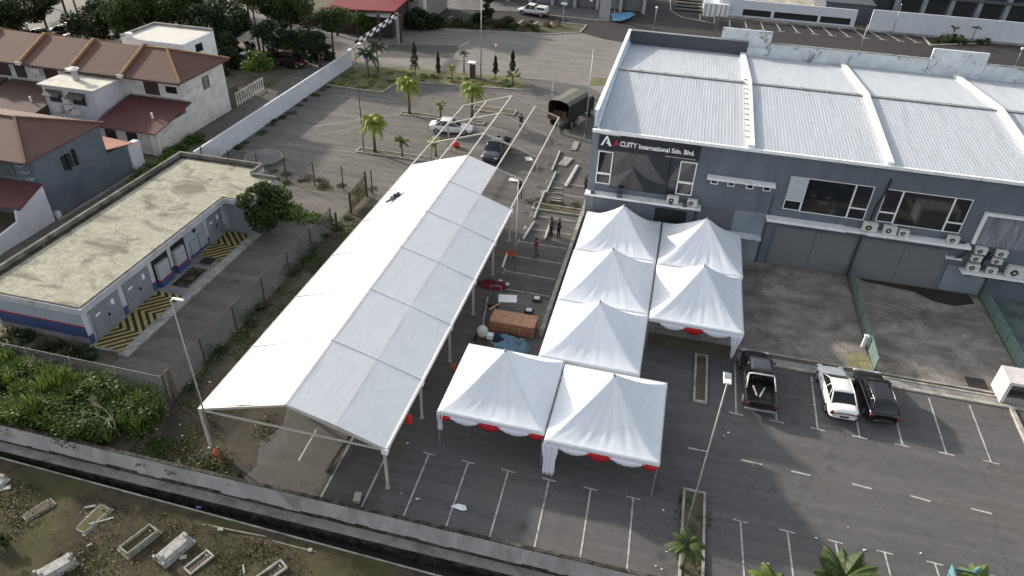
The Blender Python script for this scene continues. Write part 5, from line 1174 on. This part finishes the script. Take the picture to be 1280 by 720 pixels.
g=MB().beam(P(1264,510,.07),P(1284,552,.07),.25,.14); struct('kerb_corner',g,KERB)
struct('lane_kerb_inner',MB().beam((-47.9,41,.05),(-47.9,52,.05),.25,.1),CONC)
# ================================================================== FAR BUILDINGS
t=thing('red_roof_building','building with dark red metal roof at the top edge','building',(-56,110,0))
a=P(408,10,4);b=P(493,14,4)
MB().slab([(a.x,a.y,4),(b.x,b.y,4),(b.x+1,b.y+12,6),(a.x,a.y+12,6)],.15).build('roof',mat('red_metal_roof',(.2,.03,.03),.6,.12,1.5),t)
MB().box(a.x+.5,b.x-.5,a.y+2,a.y+12,0,3.8).build('wall',mat('dark_wall',(.05,.04,.04),.9,.2,1),t)
MB().slab([(b.x-7,b.y-1.5,3.3),(b.x-.5,b.y-1.2,3.3),(b.x-.5,b.y+1,3.9),(b.x-7,b.y+1,3.9)],.08).build('awning',CONC,t)
for k in range(4): MB().box(a.x+1+k*3.4,a.x+1.3+k*3.4,a.y+.3,a.y+.6,0,3.9).build('post',DSTEEL,t)
t=thing('beige_building','narrow beige building end wall beside the red roof','building',(-42,112,0))
q=P(505,33); MB().box(q.x-1.6,q.x+2.6,q.y,q.y+14,0,8).build('wall',mat('beige_render',(.24,.22,.19),.9,.1,.8),t)
for k in range(2): f=MB().box(q.x-.4+k*1.5,q.x+.3+k*1.5,q.y-.05,q.y,3.8,5.6).build('window',DSTEEL,t); 
MB().box(q.x+2.6,q.x+3.0,q.y+2,q.y+2.4,0,7).build('pillar',WHT,t)
t=thing('shop_row','grey two-storey shop row along the top edge','building',(-26,128,0))
q=P(570,3); MB().box(q.x,-9,132.5,145,0,7.5).build('wall',mat('shop_grey',(.11,.11,.12),.9,.12,.6,stain=(.16,.16,.17),stain_scale=.3),t)
for k in range(8):
    x=q.x+1.2+k*4.1
    MB().box(x,x+2.9,132.44,132.5,.1,2.7).build('shop_shutter',SHUT if k%3 else mat('shop_shutter_pale%d'%k,(.2,.2,.21),.6,.06,1),t); MB().box(x+3.0,x+3.5,131.6,132.5,0,3.2).build('pillar',mat('pale_pillar',(.35,.34,.33),.9,.1,1) if 'pale_pillar' not in bpy.data.materials else bpy.data.materials['pale_pillar'],t)
MB().box(q.x,-9,131.4,132.5,3.2,3.5).build('hood',CONC,t)
# ribbed steps / blue canopy
t=thing('blue_awning','pale blue awning stretched over the shop corner pavement','awning',(-8,129,0))
MB().slab([P(764,17,.6),P(792,15,.6),P(788,22,.45),P(775,26,.45),P(766,25,.45)],.05).build('sheet',mat('blue_sheet',(.09,.24,.38),.6,.15,1),t)
MB().beam(P(768,18,.3),P(769,8,.3),.06,.06).build('post',WHT,t); 
def steps(label,x0,x1,y0,n,dy,px):
    o=thing('steps',label,'steps',(x0,y0,0))
    for k in range(n): 
        MB().box(x0,x1,y0+k*dy,y0+k*dy+.9,.02,.2+.04*k).build('tread',BLKP,o); MB().box(x0,x1,y0+k*dy+.9,y0+k*dy+1.15,.02,.24+.04*k).build('nosing',CONC,o)
q=P(764,13); steps('dark striped steps behind the blue awning',q.x,q.x+5,q.y,5,2.6,0)
q=P(843,13); steps('dark striped ramp left of the white container',q.x,q.x+4.8,q.y,5,2.6,0)
t=thing('white_container','white ribbed container at the top edge beside the striped ramp','container',(*P(890,18).xy,0))
q=P(878,20); MB().box(q.x,q.x+4.3,q.y,q.y+9,0,2.2).build('body',WHT,t)
for k in range(5): MB().box(q.x+.3+k*.85,q.x+.45+k*.85,q.y-.06,q.y,0,2.2).build('rib',GALV,t)
t=thing('slotted_wall','long white boundary wall with dark horizontal slots behind the factory','wall',(6,135.5,0))
xa,xb,yy=5.3,28.3,135.6
MB().box(xa,xb,yy,yy+.3,1.55,3.0).box(xa,xb,yy,yy+.3,0,.45).build('wall_panel',WALW,t)
for x0,x1 in ((xa,9.6),(14.4,14.9),(22.2,22.6),(27.6,xb)): MB().box(x0,x1,yy,yy+.3,.45,1.55).build('pier',WALW,t)
MB().box(xa,xb,yy+.5,yy+.6,0,1.6).build('dark_backing',BLK,t); MB().box(xa-.2,xb+.3,yy-1.2,yy,0,.25).build('plinth',CONC,t)
t=thing('rear_boundary_wall','tall plain white wall at the far right behind the factory','wall',(31,135,0))
MB().box(30.6,75,135.2,135.45,0,3.4).build('wall_panel',WALW,t); MB().box(30.6,75,134.2,135.2,0,.2).build('plinth',CONC,t)
sheet('rubble_yard',[(2,137),(24,137),(24,160),(2,160)],.05,mat('rubble',(.33,.3,.25),.95,.3,.4,stain=(.14,.11,.07),stain_scale=.35))
t=thing('dark_shed','dark flat shed roof behind the slotted wall','building',(28,144,0)); MB().box(23.5,31.5,139,152,0,3.2).build('wall',DGREY,t); MB().box(23.3,31.7,138.8,152.2,3.2,3.35).build('roof',mat('slate_roof',(.06,.065,.075),.7,.1,1),t)
t=thing('pillared_building','dark grey building with pale pillars behind the rear white wall','building',(50,150,0))
MB().box(33,95,146,160,0,9).build('wall',mat('charcoal_render',(.045,.05,.06),.8,.12,.8),t)
for k in range(10):
    x=36+k*4.4; MB().box(x,x+.7,144.6,146,0,9).build('pillar',mat('grey_pillar',(.2,.22,.24),.8,.1,1) if 'grey_pillar' not in bpy.data.materials else bpy.data.materials['grey_pillar'],t); MB().box(x+1.2,x+3.6,145.9,146,.5,6).build('opening',BLK,t)
MB().box(33,95,144.4,146,4.2,4.6).build('hood',DGREY,t)
o=MB().ball((0,0,0),(2.5,1.5,1.0),14,8).ball((2,1,0),(2,1.2,.8),12,8).build('sand_heap',mat('heap',(.18,.17,.15),.95,.2,1),smooth=True); o.location=P(1262,46); tag(o,'grey sand heap against the rear white wall','heap')
for i,px in enumerate((1186,1213)):
    q=P(px,54); palm('small dark sapling in the triangular bed, %s one'%('left' if i==0 else 'right'),(q.x,q.y,0),2.4,LF_D,8,1.0,80+i,droop=1.2)
struct('bed_kerb',MB().beam(P(1153,46),P(1163,57),.25,.3).beam(P(1163,57),P(1238,54),.25,.3),KERB)
# gantry
t=thing('height_barrier','black and white chequered height-limit bar over the road entrance','barrier',(-42,90,0))
A=P(444,53,4.2);B=P(496,18,4.2); n=13
for k in range(n):
    for r in range(2):
        a=A.lerp(B,k/n);b=A.lerp(B,(k+1)/n); a=a+Vector((0,0,-.34*r));b=b+Vector((0,0,-.34*r))
        MB().beam(a,b,.1,.34).build('check_panel',SIGW if (k+r)%2 else BLKP,t)
MB().beam((B.x,B.y,0),(B.x,B.y,4.4),.35,.35).build('post',mat('beige_post',(.3,.27,.22),.9,.1,1),t); MB().beam((A.x+.8,A.y+1,0),(A.x+.8,A.y+1,4.2),.15,.15).build('post',GALV,t)
MB().box(A.x+.55,A.x+1.05,A.y+.85,A.y+.95,2.0,3.0).build('sign_plate',mat('blue_sign',(.06,.08,.3),.5,.05,3),t)
# signs
def sign(label,loc,h,kind):
    o=thing('road_sign',label,'sign',loc); MB().tube([(0,0,0),(0,0,h)],.05,6).build('post',GALV,o,world=False)
    if kind=='tri': 
        g=MB(); tri(g,[(-.5,h+.1),(.5,h+.1),(0,h-.75)],-.06); g.build('plate',mat('sign_rim',(.35,.2,.18),.6,.1,3),o,world=False); g=MB(); tri(g,[(-.3,h),(.3,h),(0,h-.5)],-.1); g.build('plate_centre',SIGW,o,world=False)
    elif kind=='board':
        MB().box(-.7,.7,-.08,-.02,h-1.1,h+.1).build('plate',SIGW,o,world=False); MB().box(-.7,.7,-.1,-.02,h+.1,h+.75).build('header',mat('blue_sign2',(.04,.07,.28),.5,.05,3),o,world=False)
        MB().box(-.35,-.1,-.1,-.08,h-.8,h-.1).box(.1,.4,-.1,-.08,h-.6,h-.2).build('pictogram',KNAV,o,world=False); MB().box(-.5,.5,-.1,-.02,h-1.9,h-1.5).build('lower_plate',WHT,o,world=False)
sign('triangular give-way sign on the verge',PP(619,97),4.4,'tri'); sign('blue-topped white notice board on a post at the kerb tip',PP(703,36),5.6,'board')
o=thing('kiosk','small white-topped booth on the verge beside the lamp post','kiosk',(*P(590,97).xy,0))
MB().box(-.38,.38,-.35,.35,0,1.9).build('body',mat('brown_booth',(.08,.05,.045),.8,.1,2),o,world=False); MB().box(-.52,.52,-.5,.5,1.9,2.05).build('roof',WHT,o,world=False); MB().box(-.42,-.2,-.4,-.36,0,1.9).build('corner_panel',WHT,o,world=False)
o=thing('information_board','pale upright notice panel on the shop pavement','sign',(*P(755,24).xy,0)); MB().box(-.9,.9,-.1,.1,0,3.6).build('panel',mat('pale_panel',(.35,.34,.34),.7,.1,2),o,world=False); MB().box(-.95,.95,-.12,.12,3.6,3.8).build('cap',CONC,o,world=False)
# teal kiosk bottom right
o=thing('teal_kiosk','teal open-topped stall frame at the bottom right edge','stall',(16.85,22.6,0))
MB().box(-1.0,1.1,-.9,.9,1.9,2.0).build('roof_tray',mat('brown_tray',(.16,.13,.1),.8,.2,2),o,world=False)
MB().box(-1.06,-1.0,-.95,.95,1.85,2.25).box(-1.06,1.15,.9,.95,1.85,2.08).box(1.1,1.15,-.95,.9,1.85,2.08).build('rim',TEAL,o,world=False)
for x in (-.95,1.0):
    for y in (-.85,.85): MB().beam((x,y,0),(x,y,1.9),.08,.08).build('post',TEAL,o,world=False)
MB().box(-.95,1.0,-.85,.85,.8,.9).build('shelf',TEAL,o,world=False); MB().ball((.1,1.0,2.2),(.16,.1,.2),10,8).build('finial',TEAL,o,world=False,smooth=True)
# ================================================================== YARD CLUTTER
BM=[((700,190),(690,214),'aluminium beam farthest from the camera in the line beside the island'),((695,216),(683,242),'second aluminium beam from the far end, touching the little island'),((681,240),(667.5,274),'aluminium beam just below the island, longest of the line'),((667.5,279),(654,300),'aluminium beam pointing at the foot of the pale lamp post'),((690,275),(681,300),'short beam beside the olive-jacketed person'),((722,208),(707,234),'thick pale beam lying near the building corner'),((634,318),(628,336),'stub of beam near the marquee edge')]
for a,b,l in BM:
    a=P(*a);b=P(*b); g=MB().beam(a+Vector((0,0,.1)),b+Vector((0,0,.1)),.16 if 'thick' not in l else .3,.14); g.beam(a+Vector((0,0,.19)),b+Vector((0,0,.19)),.05,.03)
    o=g.build('aluminium_beam',ALU); tag(o,l,'beam','beams lying in the yard')
def box(name,label,cat,px,py,sx,sy,sz,m,rz=0,z=0.03,group=None,bev=.02):
    o=MB().box(-sx/2,sx/2,-sy/2,sy/2,0,sz).build(name,m,bevel=bev); o.location=P(px,py); o.location.z=z; o.rotation_euler.z=rz; return tag(o,label,cat,group)
box('white_board','pale board pile lying near the building corner','board',707,203,.9,2.2,.1,KERB,rad(-10)); box('white_board','small white square board left of the standing person','board',642,226,.9,.6,.1,WHT)
box('white_board','white sheet on the shaded asphalt right of the charcoal pickup','board',661,199,.7,.9,.04,WHT,.4)
box('floor_panel','narrow grey panel in front of the far beam','panel',719,183,.6,2.4,.08,CONC)
for i in range(6):
    box('step_slat','pale slat in the short row lying between the two people and the island','slat',697-i*.9+(i%2)*1.2,236+i*5.2+(i%3),.9,.22,.06,CONC,group='slats lying in a row')
sheet('bare_concrete_patch',[P(622,366),P(662,369),P(704,383),P(690,400),P(676,440),P(650,446),P(610,436),P(606,420),P(612,398),P(616,380)],.014,asphalt('bare_grey_concrete',(.15,.14,.125),(.2,.187,.168),(.1,.093,.085)))
sheet('verge_grass',[P(735,107),P(757,107),P(760,98),P(742,97)],.03,GRASS)
# timber crate
t=thing('timber_crate','long brown timber crate with pale lid in the yard','crate',(-8.0,37.4,0))
MB().box(-9.5,-6.5,36.8,38.1,.1,.95).build('crate_body',TIM,t); MB().box(-9.55,-6.45,36.75,38.15,.95,1.02).build('lid',TIMP,t)
for k in range(4): MB().box(-9.3+k*.9,-9.2+k*.9,36.74,36.8,.1,.95).build('batten',TIMP,t)
for z in (.3,.6,.85): MB().box(-9.5,-6.5,36.77,36.8,z,z+.05).build('board_edge',TIMP,t)
MB().box(-9.4,-6.6,36.9,37.0,0,.1).box(-9.4,-6.6,37.9,38.0,0,.1).build('skid',TIMP,t)
box('cardboard_sheet','white sheet lying on top of the timber crate','sheet',634,388,1.3,.9,.04,WHT,.2,1.03); box('loose_plank','short pale plank resting aslant on the timber crate','plank',618,398,.14,1.1,.06,TIMP,rad(-30),1.04)
from mathutils import noise as mnz
def heap(name,m,rx,ry,h,seed,fold=2.2):
    g=MB(); n=34; vs=[];fs=[]
    for j in range(n+1):
        for i in range(n+1):
            u=-1+2*i/n;v=-1+2*j/n; e=1+.25*mnz.noise(Vector((math.atan2(v,u)*1.3,seed,0)))
            q=math.hypot(u,v)/e; p=Vector((u*fold+seed,v*fold*1.3,seed*.7))
            z=max(0,1-q*q)**.7*h*(.65+.7*mnz.noise(p))+ (.12*h*abs(mnz.noise(p*3.1)) if q<1 else 0)
            vs.append((u*rx+.06*mnz.noise(p*2),v*ry+.06*mnz.noise(p*2+Vector((5,5,5))),max(0.0,z)+.03))
    for j in range(n):
        for i in range(n):
            q=math.hypot(-1+2*(i+.5)/n,-1+2*(j+.5)/n)
            if q<1.02: fs.append((j*(n+1)+i,j*(n+1)+i+1,(j+1)*(n+1)+i+1,(j+1)*(n+1)+i))
    g.add(vs,fs); return g.build(name,m)
rn=random.Random(9)
o=heap('tarpaulin_heap',TARP,1.25,.85,.85,3.3); o.location=P(640,434); tag(o,'pale blue tarpaulin heaped behind the front left canopy','tarpaulin')
o=MB().ball((0,0,.3),(.55,.5,.4),10,7).build('dark_bundle',KNAV,smooth=True); o.location=P(627,428); tag(o,'dark blue bundle left of the tarpaulin heap','bundle')
t=thing('cement_mixer','small dusty machine with pale drum beside the marquee edge','machine',(*P(603,425).xy,0))
MB().ball((0,0,.75),(.38,.38,.45),12,8).build('drum',CREAM,t,world=False,smooth=True); MB().tube([(-.4,-.3,0),(0,0,.6),(.4,.3,0)],.05,6).tube([(.4,-.3,0),(0,0,.6),(-.4,.3,0)],.05,6).build('frame',DSTEEL,t,world=False); MB().box(.3,.75,-.2,.2,.3,.65).build('motor',WHT,t,world=False,bevel=.04)
for k in range(2): MB().tube([(-.45,-.25+.5*k,.2),(-.5,-.25+.5*k,.2)],.2,12).build('wheel',RUB,t,world=False)
t=thing('trolley','low steel trolley with dark base near the red heap','trolley',(*P(617,380).xy,0))
MB().box(-.4,.4,-.5,.5,.2,.28).build('deck',DSTEEL,t,world=False); MB().tube([(-.4,.5,.2),(-.4,.6,1.2),(.4,.6,1.2),(.4,.5,.2)],.035,6).build('handle',GALV,t,world=False)
for x in (-.35,.35): MB().tube([(x-.05,-.35,.1),(x+.05,-.35,.1)],.1,10).build('wheel',RUB,t,world=False)
o=heap('cloth_heap',mat('dark_red_heap',(.13,.018,.025),.8,.2,2),1.2,.6,.4,7.7,3); o.location=P(615,357); tag(o,'dark red cloth heap on the kerb line beside the marquee','cloth')
for px,py,l in ((625,353,'left'),(634,357,'right')):
    o=MB().ball((0,0,.12),(.18,.15,.14),8,6).build('white_bag',WHT,smooth=True); o.location=P(px,py); tag(o,'small white bag on the %s of the dark red heap'%l,'bag')
o=heap('cloth_heap',ORG,.6,.4,.3,11.2,3); o.location=P(638,318); tag(o,'orange cloth heap at the foot of the pale lamp post','cloth')
for px,py,l in ((671,376,'upper'),(661,391,'lower')):
    t=thing('ground_light','small square grey box with white lid, %s of the two on the bare patch'%l,'box',(*P(px,py).xy,0)); MB().box(-.3,.3,-.25,.25,0,.25).build('body',DSTEEL,t,world=False); MB().box(-.2,.2,-.18,.18,.25,.3).build('lid',WHT,t,world=False)
def cable(label,pts,r,m,name='hose'):
    o=MB().tube([P(*p)+Vector((0,0,r+.03)) for p in pts],r,6).build(name,m,smooth=True); tag(o,label,'hose')
cable('pale hose curving past the mixer and crate',[(610,372),(608,385),(605,398),(604,410),(607,420),(613,428),(622,434)],.07,KERB)
o=MB().ball((0,0,0),(.2,.18,.42),8,7).build('red_bag',mat('bright_red_bag',(.55,.02,.02),.6,.1,3),smooth=True); q=P(503,532,1.6); o.location=(XR+.15,q.y,2.2); tag(o,'bright red cloth bag tied below the right eave of the marquee','bag')
for z in (1.0,): 
    o=MB().ball((0,0,0),(.22,.2,.3),8,6).build('orange_bag',ORG,smooth=True); o.location=P(567,463); o.location.z=.3; tag(o,'orange bag on the ground beside the marquee leg','bag')
o=MB().ball((0,0,.3),(.4,.35,.35),10,7).build('red_bucket',mat('bright_red_plastic',(.6,.03,.03),.5,.1,3),smooth=True); o.location=P(570,184); tag(o,'bright red bundle on the ground inside the bare frame','bundle')
p0,p1=P(408,591),P(441,546); o=MB().beam(p0+Vector((0,0,.08)),p1+Vector((0,0,.35)),.13,.13).build('timber_pole',mat('dark_timber',(.07,.055,.04),.9,.2,2)); tag(o,'dark timber pole lying under the near end of the marquee','pole')
box('concrete_block','small grey concrete block by the perimeter wall, left of the marquee leg','block',447,625,.35,.6,.25,KERB,.2)
# litter
LT=[(509,554),(502,617),(575,633),(521,624),(829,638),(1060,659),(1080,688),(1020,673),(905,545),(910,541),(960,705),(838,688),(833,690),(867,704),(820,708),(827,712),(1017,476+30),(188,539),(195,537),(225,531),(203,547),(200,550),(1151,692),(228,545),(240,548),(232,560),(265,490),(262,478),(440,295),(436,290),(432,286)]
for i,(px,py) in enumerate(LT):
    s=rn.uniform(.035,.085); g=MB(); g.ball((0,0,s*.5),(s,s*rn.uniform(.6,1),s*.5),7,5); 
    if i%3==0: g.ball((s*1.2,s*.5,s*.4),(s*.7,s*.5,s*.35),6,4)
    o=g.build('litter',WHT,smooth=True); o.location=P(px,py); tag(o,'small scrap of white litter lying on the ground','litter','white litter on the ground')
o=MB().add([(-.45,-.12,.06),(-.1,.1,.12),(.3,.12,.1),(.45,-.1,.05),(.2,-.22,.06),(.1,0,.16)],[(0,1,5),(1,2,5),(2,3,5),(3,4,5),(4,0,5)]).build('plastic_scrap',WHT,solid=.01); o.location=P(574,634); tag(o,'crumpled white plastic sheet in the front parking bays','litter')
# small white posts along drain ledge? graves ----------------------------------
def grave(label,pa,pb,w,kind,h=.16):
    w*=.86; h*=.75; a=P(*pa,-1);b=P(*pb,-1); c=(a+b)/2; d=b-a; L=d.length; rz=math.atan2(d.y,d.x)
    o=thing('grave',label,'grave',(c.x,c.y,-1.05),rz,'graves beside the drain')
    m=STN[kind] 
    k=.085
    g=MB().box(-L/2,L/2,-w/2,-w/2+k,0,h).box(-L/2,L/2,w/2-k,w/2,0,h).box(-L/2,-L/2+k,-w/2+k,w/2-k,0,h).box(L/2-k,L/2,-w/2+k,w/2-k,0,h)
    g.build('kerb_frame',m,o,world=False,bevel=.02)
    if kind in('double','white'):
        e=.24; MB().box(-L/2-.09,L/2+.09,-w/2-.12,w/2+.12,0,.07).build('plinth',m,o,world=False,bevel=.02)
    if kind=='white':
        MB().box(-L/2+k,L/2-k,-w/2+k,w/2-k,.1,h+.06).build('slab',ST2,o,world=False,bevel=.02); 
        for s in (-1,1):
            MB().box(s*(L/2-.1)-.08,s*(L/2-.1)+.08,-.16,.16,h,h+.26).build('headstone',ST2,o,world=False,bevel=.04)
        for s in (-1,1): MB().tube([(-L/2-.05,s*w*.5,0),(-L/2-.05,s*w*.5,.36)],.07,8).build('corner_post',ST2,o,world=False)
    else:
        MB().box(-L/2+k,L/2-k,-w/2+k,w/2-k,.02,.12).build('planting',DIRT if kind!='double' else SOILG,o,world=False)
        MB().box(L/2-.26,L/2-.2,-.1,.1,.05,.24).build('headstone',m,o,world=False,bevel=.03)
    return o
ST1=mat('grave_stone',(.25,.235,.2),.9,.2,2,stain=(.14,.13,.1),stain_scale=2.5); ST2=mat('grave_stone_white',(.33,.32,.29),.85,.25,3,stain=(.25,.24,.215),stain_scale=1.5,stain_lo=.5,stain_hi=.64)
SOILG=mat('dry_grass_fill',(.085,.08,.035),.95,.3,3,fine=9)
STN={'plain':ST1,'double':ST1,'white':ST2,'open':ST2}
grave('thin kerbed grave with bare soil, second from the left edge',(30,649),(67,626),.75,'plain',.12)
grave('double-kerbed grey grave with a fallen side rail',(99,665),(133,634),.85,'double')
grave('kerbed grave filled with yellowish grass, in the middle of the row',(155,692),(194,662),.85,'double',.4)
grave('solid white tomb with low corner posts',(201,703),(236,673),.85,'white',.4)
grave('grass-filled white-kerbed grave right of the solid tomb',(234,716),(264,692),.7,'open',.25)
grave('white tomb with a headstone at the bottom left',(50,724),(92,700),.85,'white',.4)
grave('white-kerbed grave at the bottom centre left edge',(325,728),(356,706),.75,'open',.3)
grave('white grave cut by the left edge of the view',(-14,616),(8,598),.85,'white',.25)
q=P(6,682,-1); o=tree('green shrub on a mound at the left edge of the cemetery',(q.x,q.y,-1),1.0,.6,LF_M,91,.5,700,.16,tr=.04,name='cemetery_shrub',cl=8,cat='shrub')
for i,(px,py,sx,sy,r,l) in enumerate(((113,634,.55,.14,.5,'loose pale slab left of the double-kerbed grave'),(127,652,1.15,.1,.62,'fallen rail beside the double-kerbed grave'),(76,661,.6,.05,.7,'thin half-buried rail between the two left graves'),(112,682,.28,.1,.9,'small stone between the graves'),(229,697,.34,.22,.4,'white block beside the solid tomb'),(276,662,.3,.2,.2,'pale stone near the drain'),(305,712,.5,.1,-.9,'broken piece of rail lying near the bottom edge'),(388,688,.22,.2,0,'small pale stone near the drain at the right'),(2,612,.9,.3,.6,'white broken slab at the left edge'))):
    o=MB().box(-sx/2,sx/2,-sy/2,sy/2,0,.08).build('grave_fragment',ST2 if i!=2 else ST1,bevel=.03); o.location=P(px,py,-1); o.rotation_euler.z=r; tag(o,l,'stone')
struct('cemetery_path_edge',MB().beam(P(250,655,-1),P(333,671,-1),.07,.06).beam(P(340,676,-1),P(395,690,-1),.05,.04),ST1)
o=MB().tube([(0,0,0),(.25,0,.05)],.06,6).build('blue_bottle',mat('blue_plastic',(.08,.12,.4),.4,.1,3)); o.location=P(246,634,-1); o.location.z=-.98; tag(o,'tiny blue bottle on the drain edge','bottle')
# ================================================================== CAMERA, LIGHT, WORLD
cd=bpy.data.cameras.new('camera'); cam=bpy.data.objects.new('camera',cd); C.objects.link(cam)
cd.sensor_width=36; cd.lens=F/1280*36; cd.clip_end=4000; cd.clip_start=.5
X=Vector(RW[0]);Yd=Vector(RW[1]);Z=Vector(RW[2])
m=Matrix((( X.x,-Yd.x,-Z.x,0),(X.y,-Yd.y,-Z.y,0),(X.z,-Yd.z,-Z.z,H),(0,0,0,1))); cam.matrix_world=m
S=bpy.context.scene; S.camera=cam
EL=rad(20); AZ=rad(23)
sd=Vector((-math.cos(AZ)*math.cos(EL),math.sin(AZ)*math.cos(EL),math.sin(EL)))
sl=bpy.data.lights.new('sun','SUN'); sl.energy=3.0; sl.angle=rad(2); sl.color=(1,.91,.79); so=bpy.data.objects.new('sun',sl); C.objects.link(so); so.rotation_euler=(-sd).to_track_quat('-Z','Y').to_euler()
w=bpy.data.worlds.new('World'); S.world=w; w.use_nodes=True; nt=w.node_tree
sk=nt.nodes.new('ShaderNodeTexSky'); sk.sky_type='NISHITA'; sk.sun_disc=False; sk.sun_elevation=EL; sk.sun_rotation=math.atan2(sd.x,sd.y); sk.dust_density=2.0
hs=nt.nodes.new('ShaderNodeHueSaturation'); hs.inputs['Saturation'].default_value=.38; nt.links.new(sk.outputs[0],hs.inputs['Color']); nt.links.new(hs.outputs[0],nt.nodes['Background'].inputs[0]); nt.nodes['Background'].inputs[1].default_value=.15
S.view_settings.view_transform='Standard'; S.view_settings.look='None'; S.view_settings.exposure=1.03; S.view_settings.gamma=1
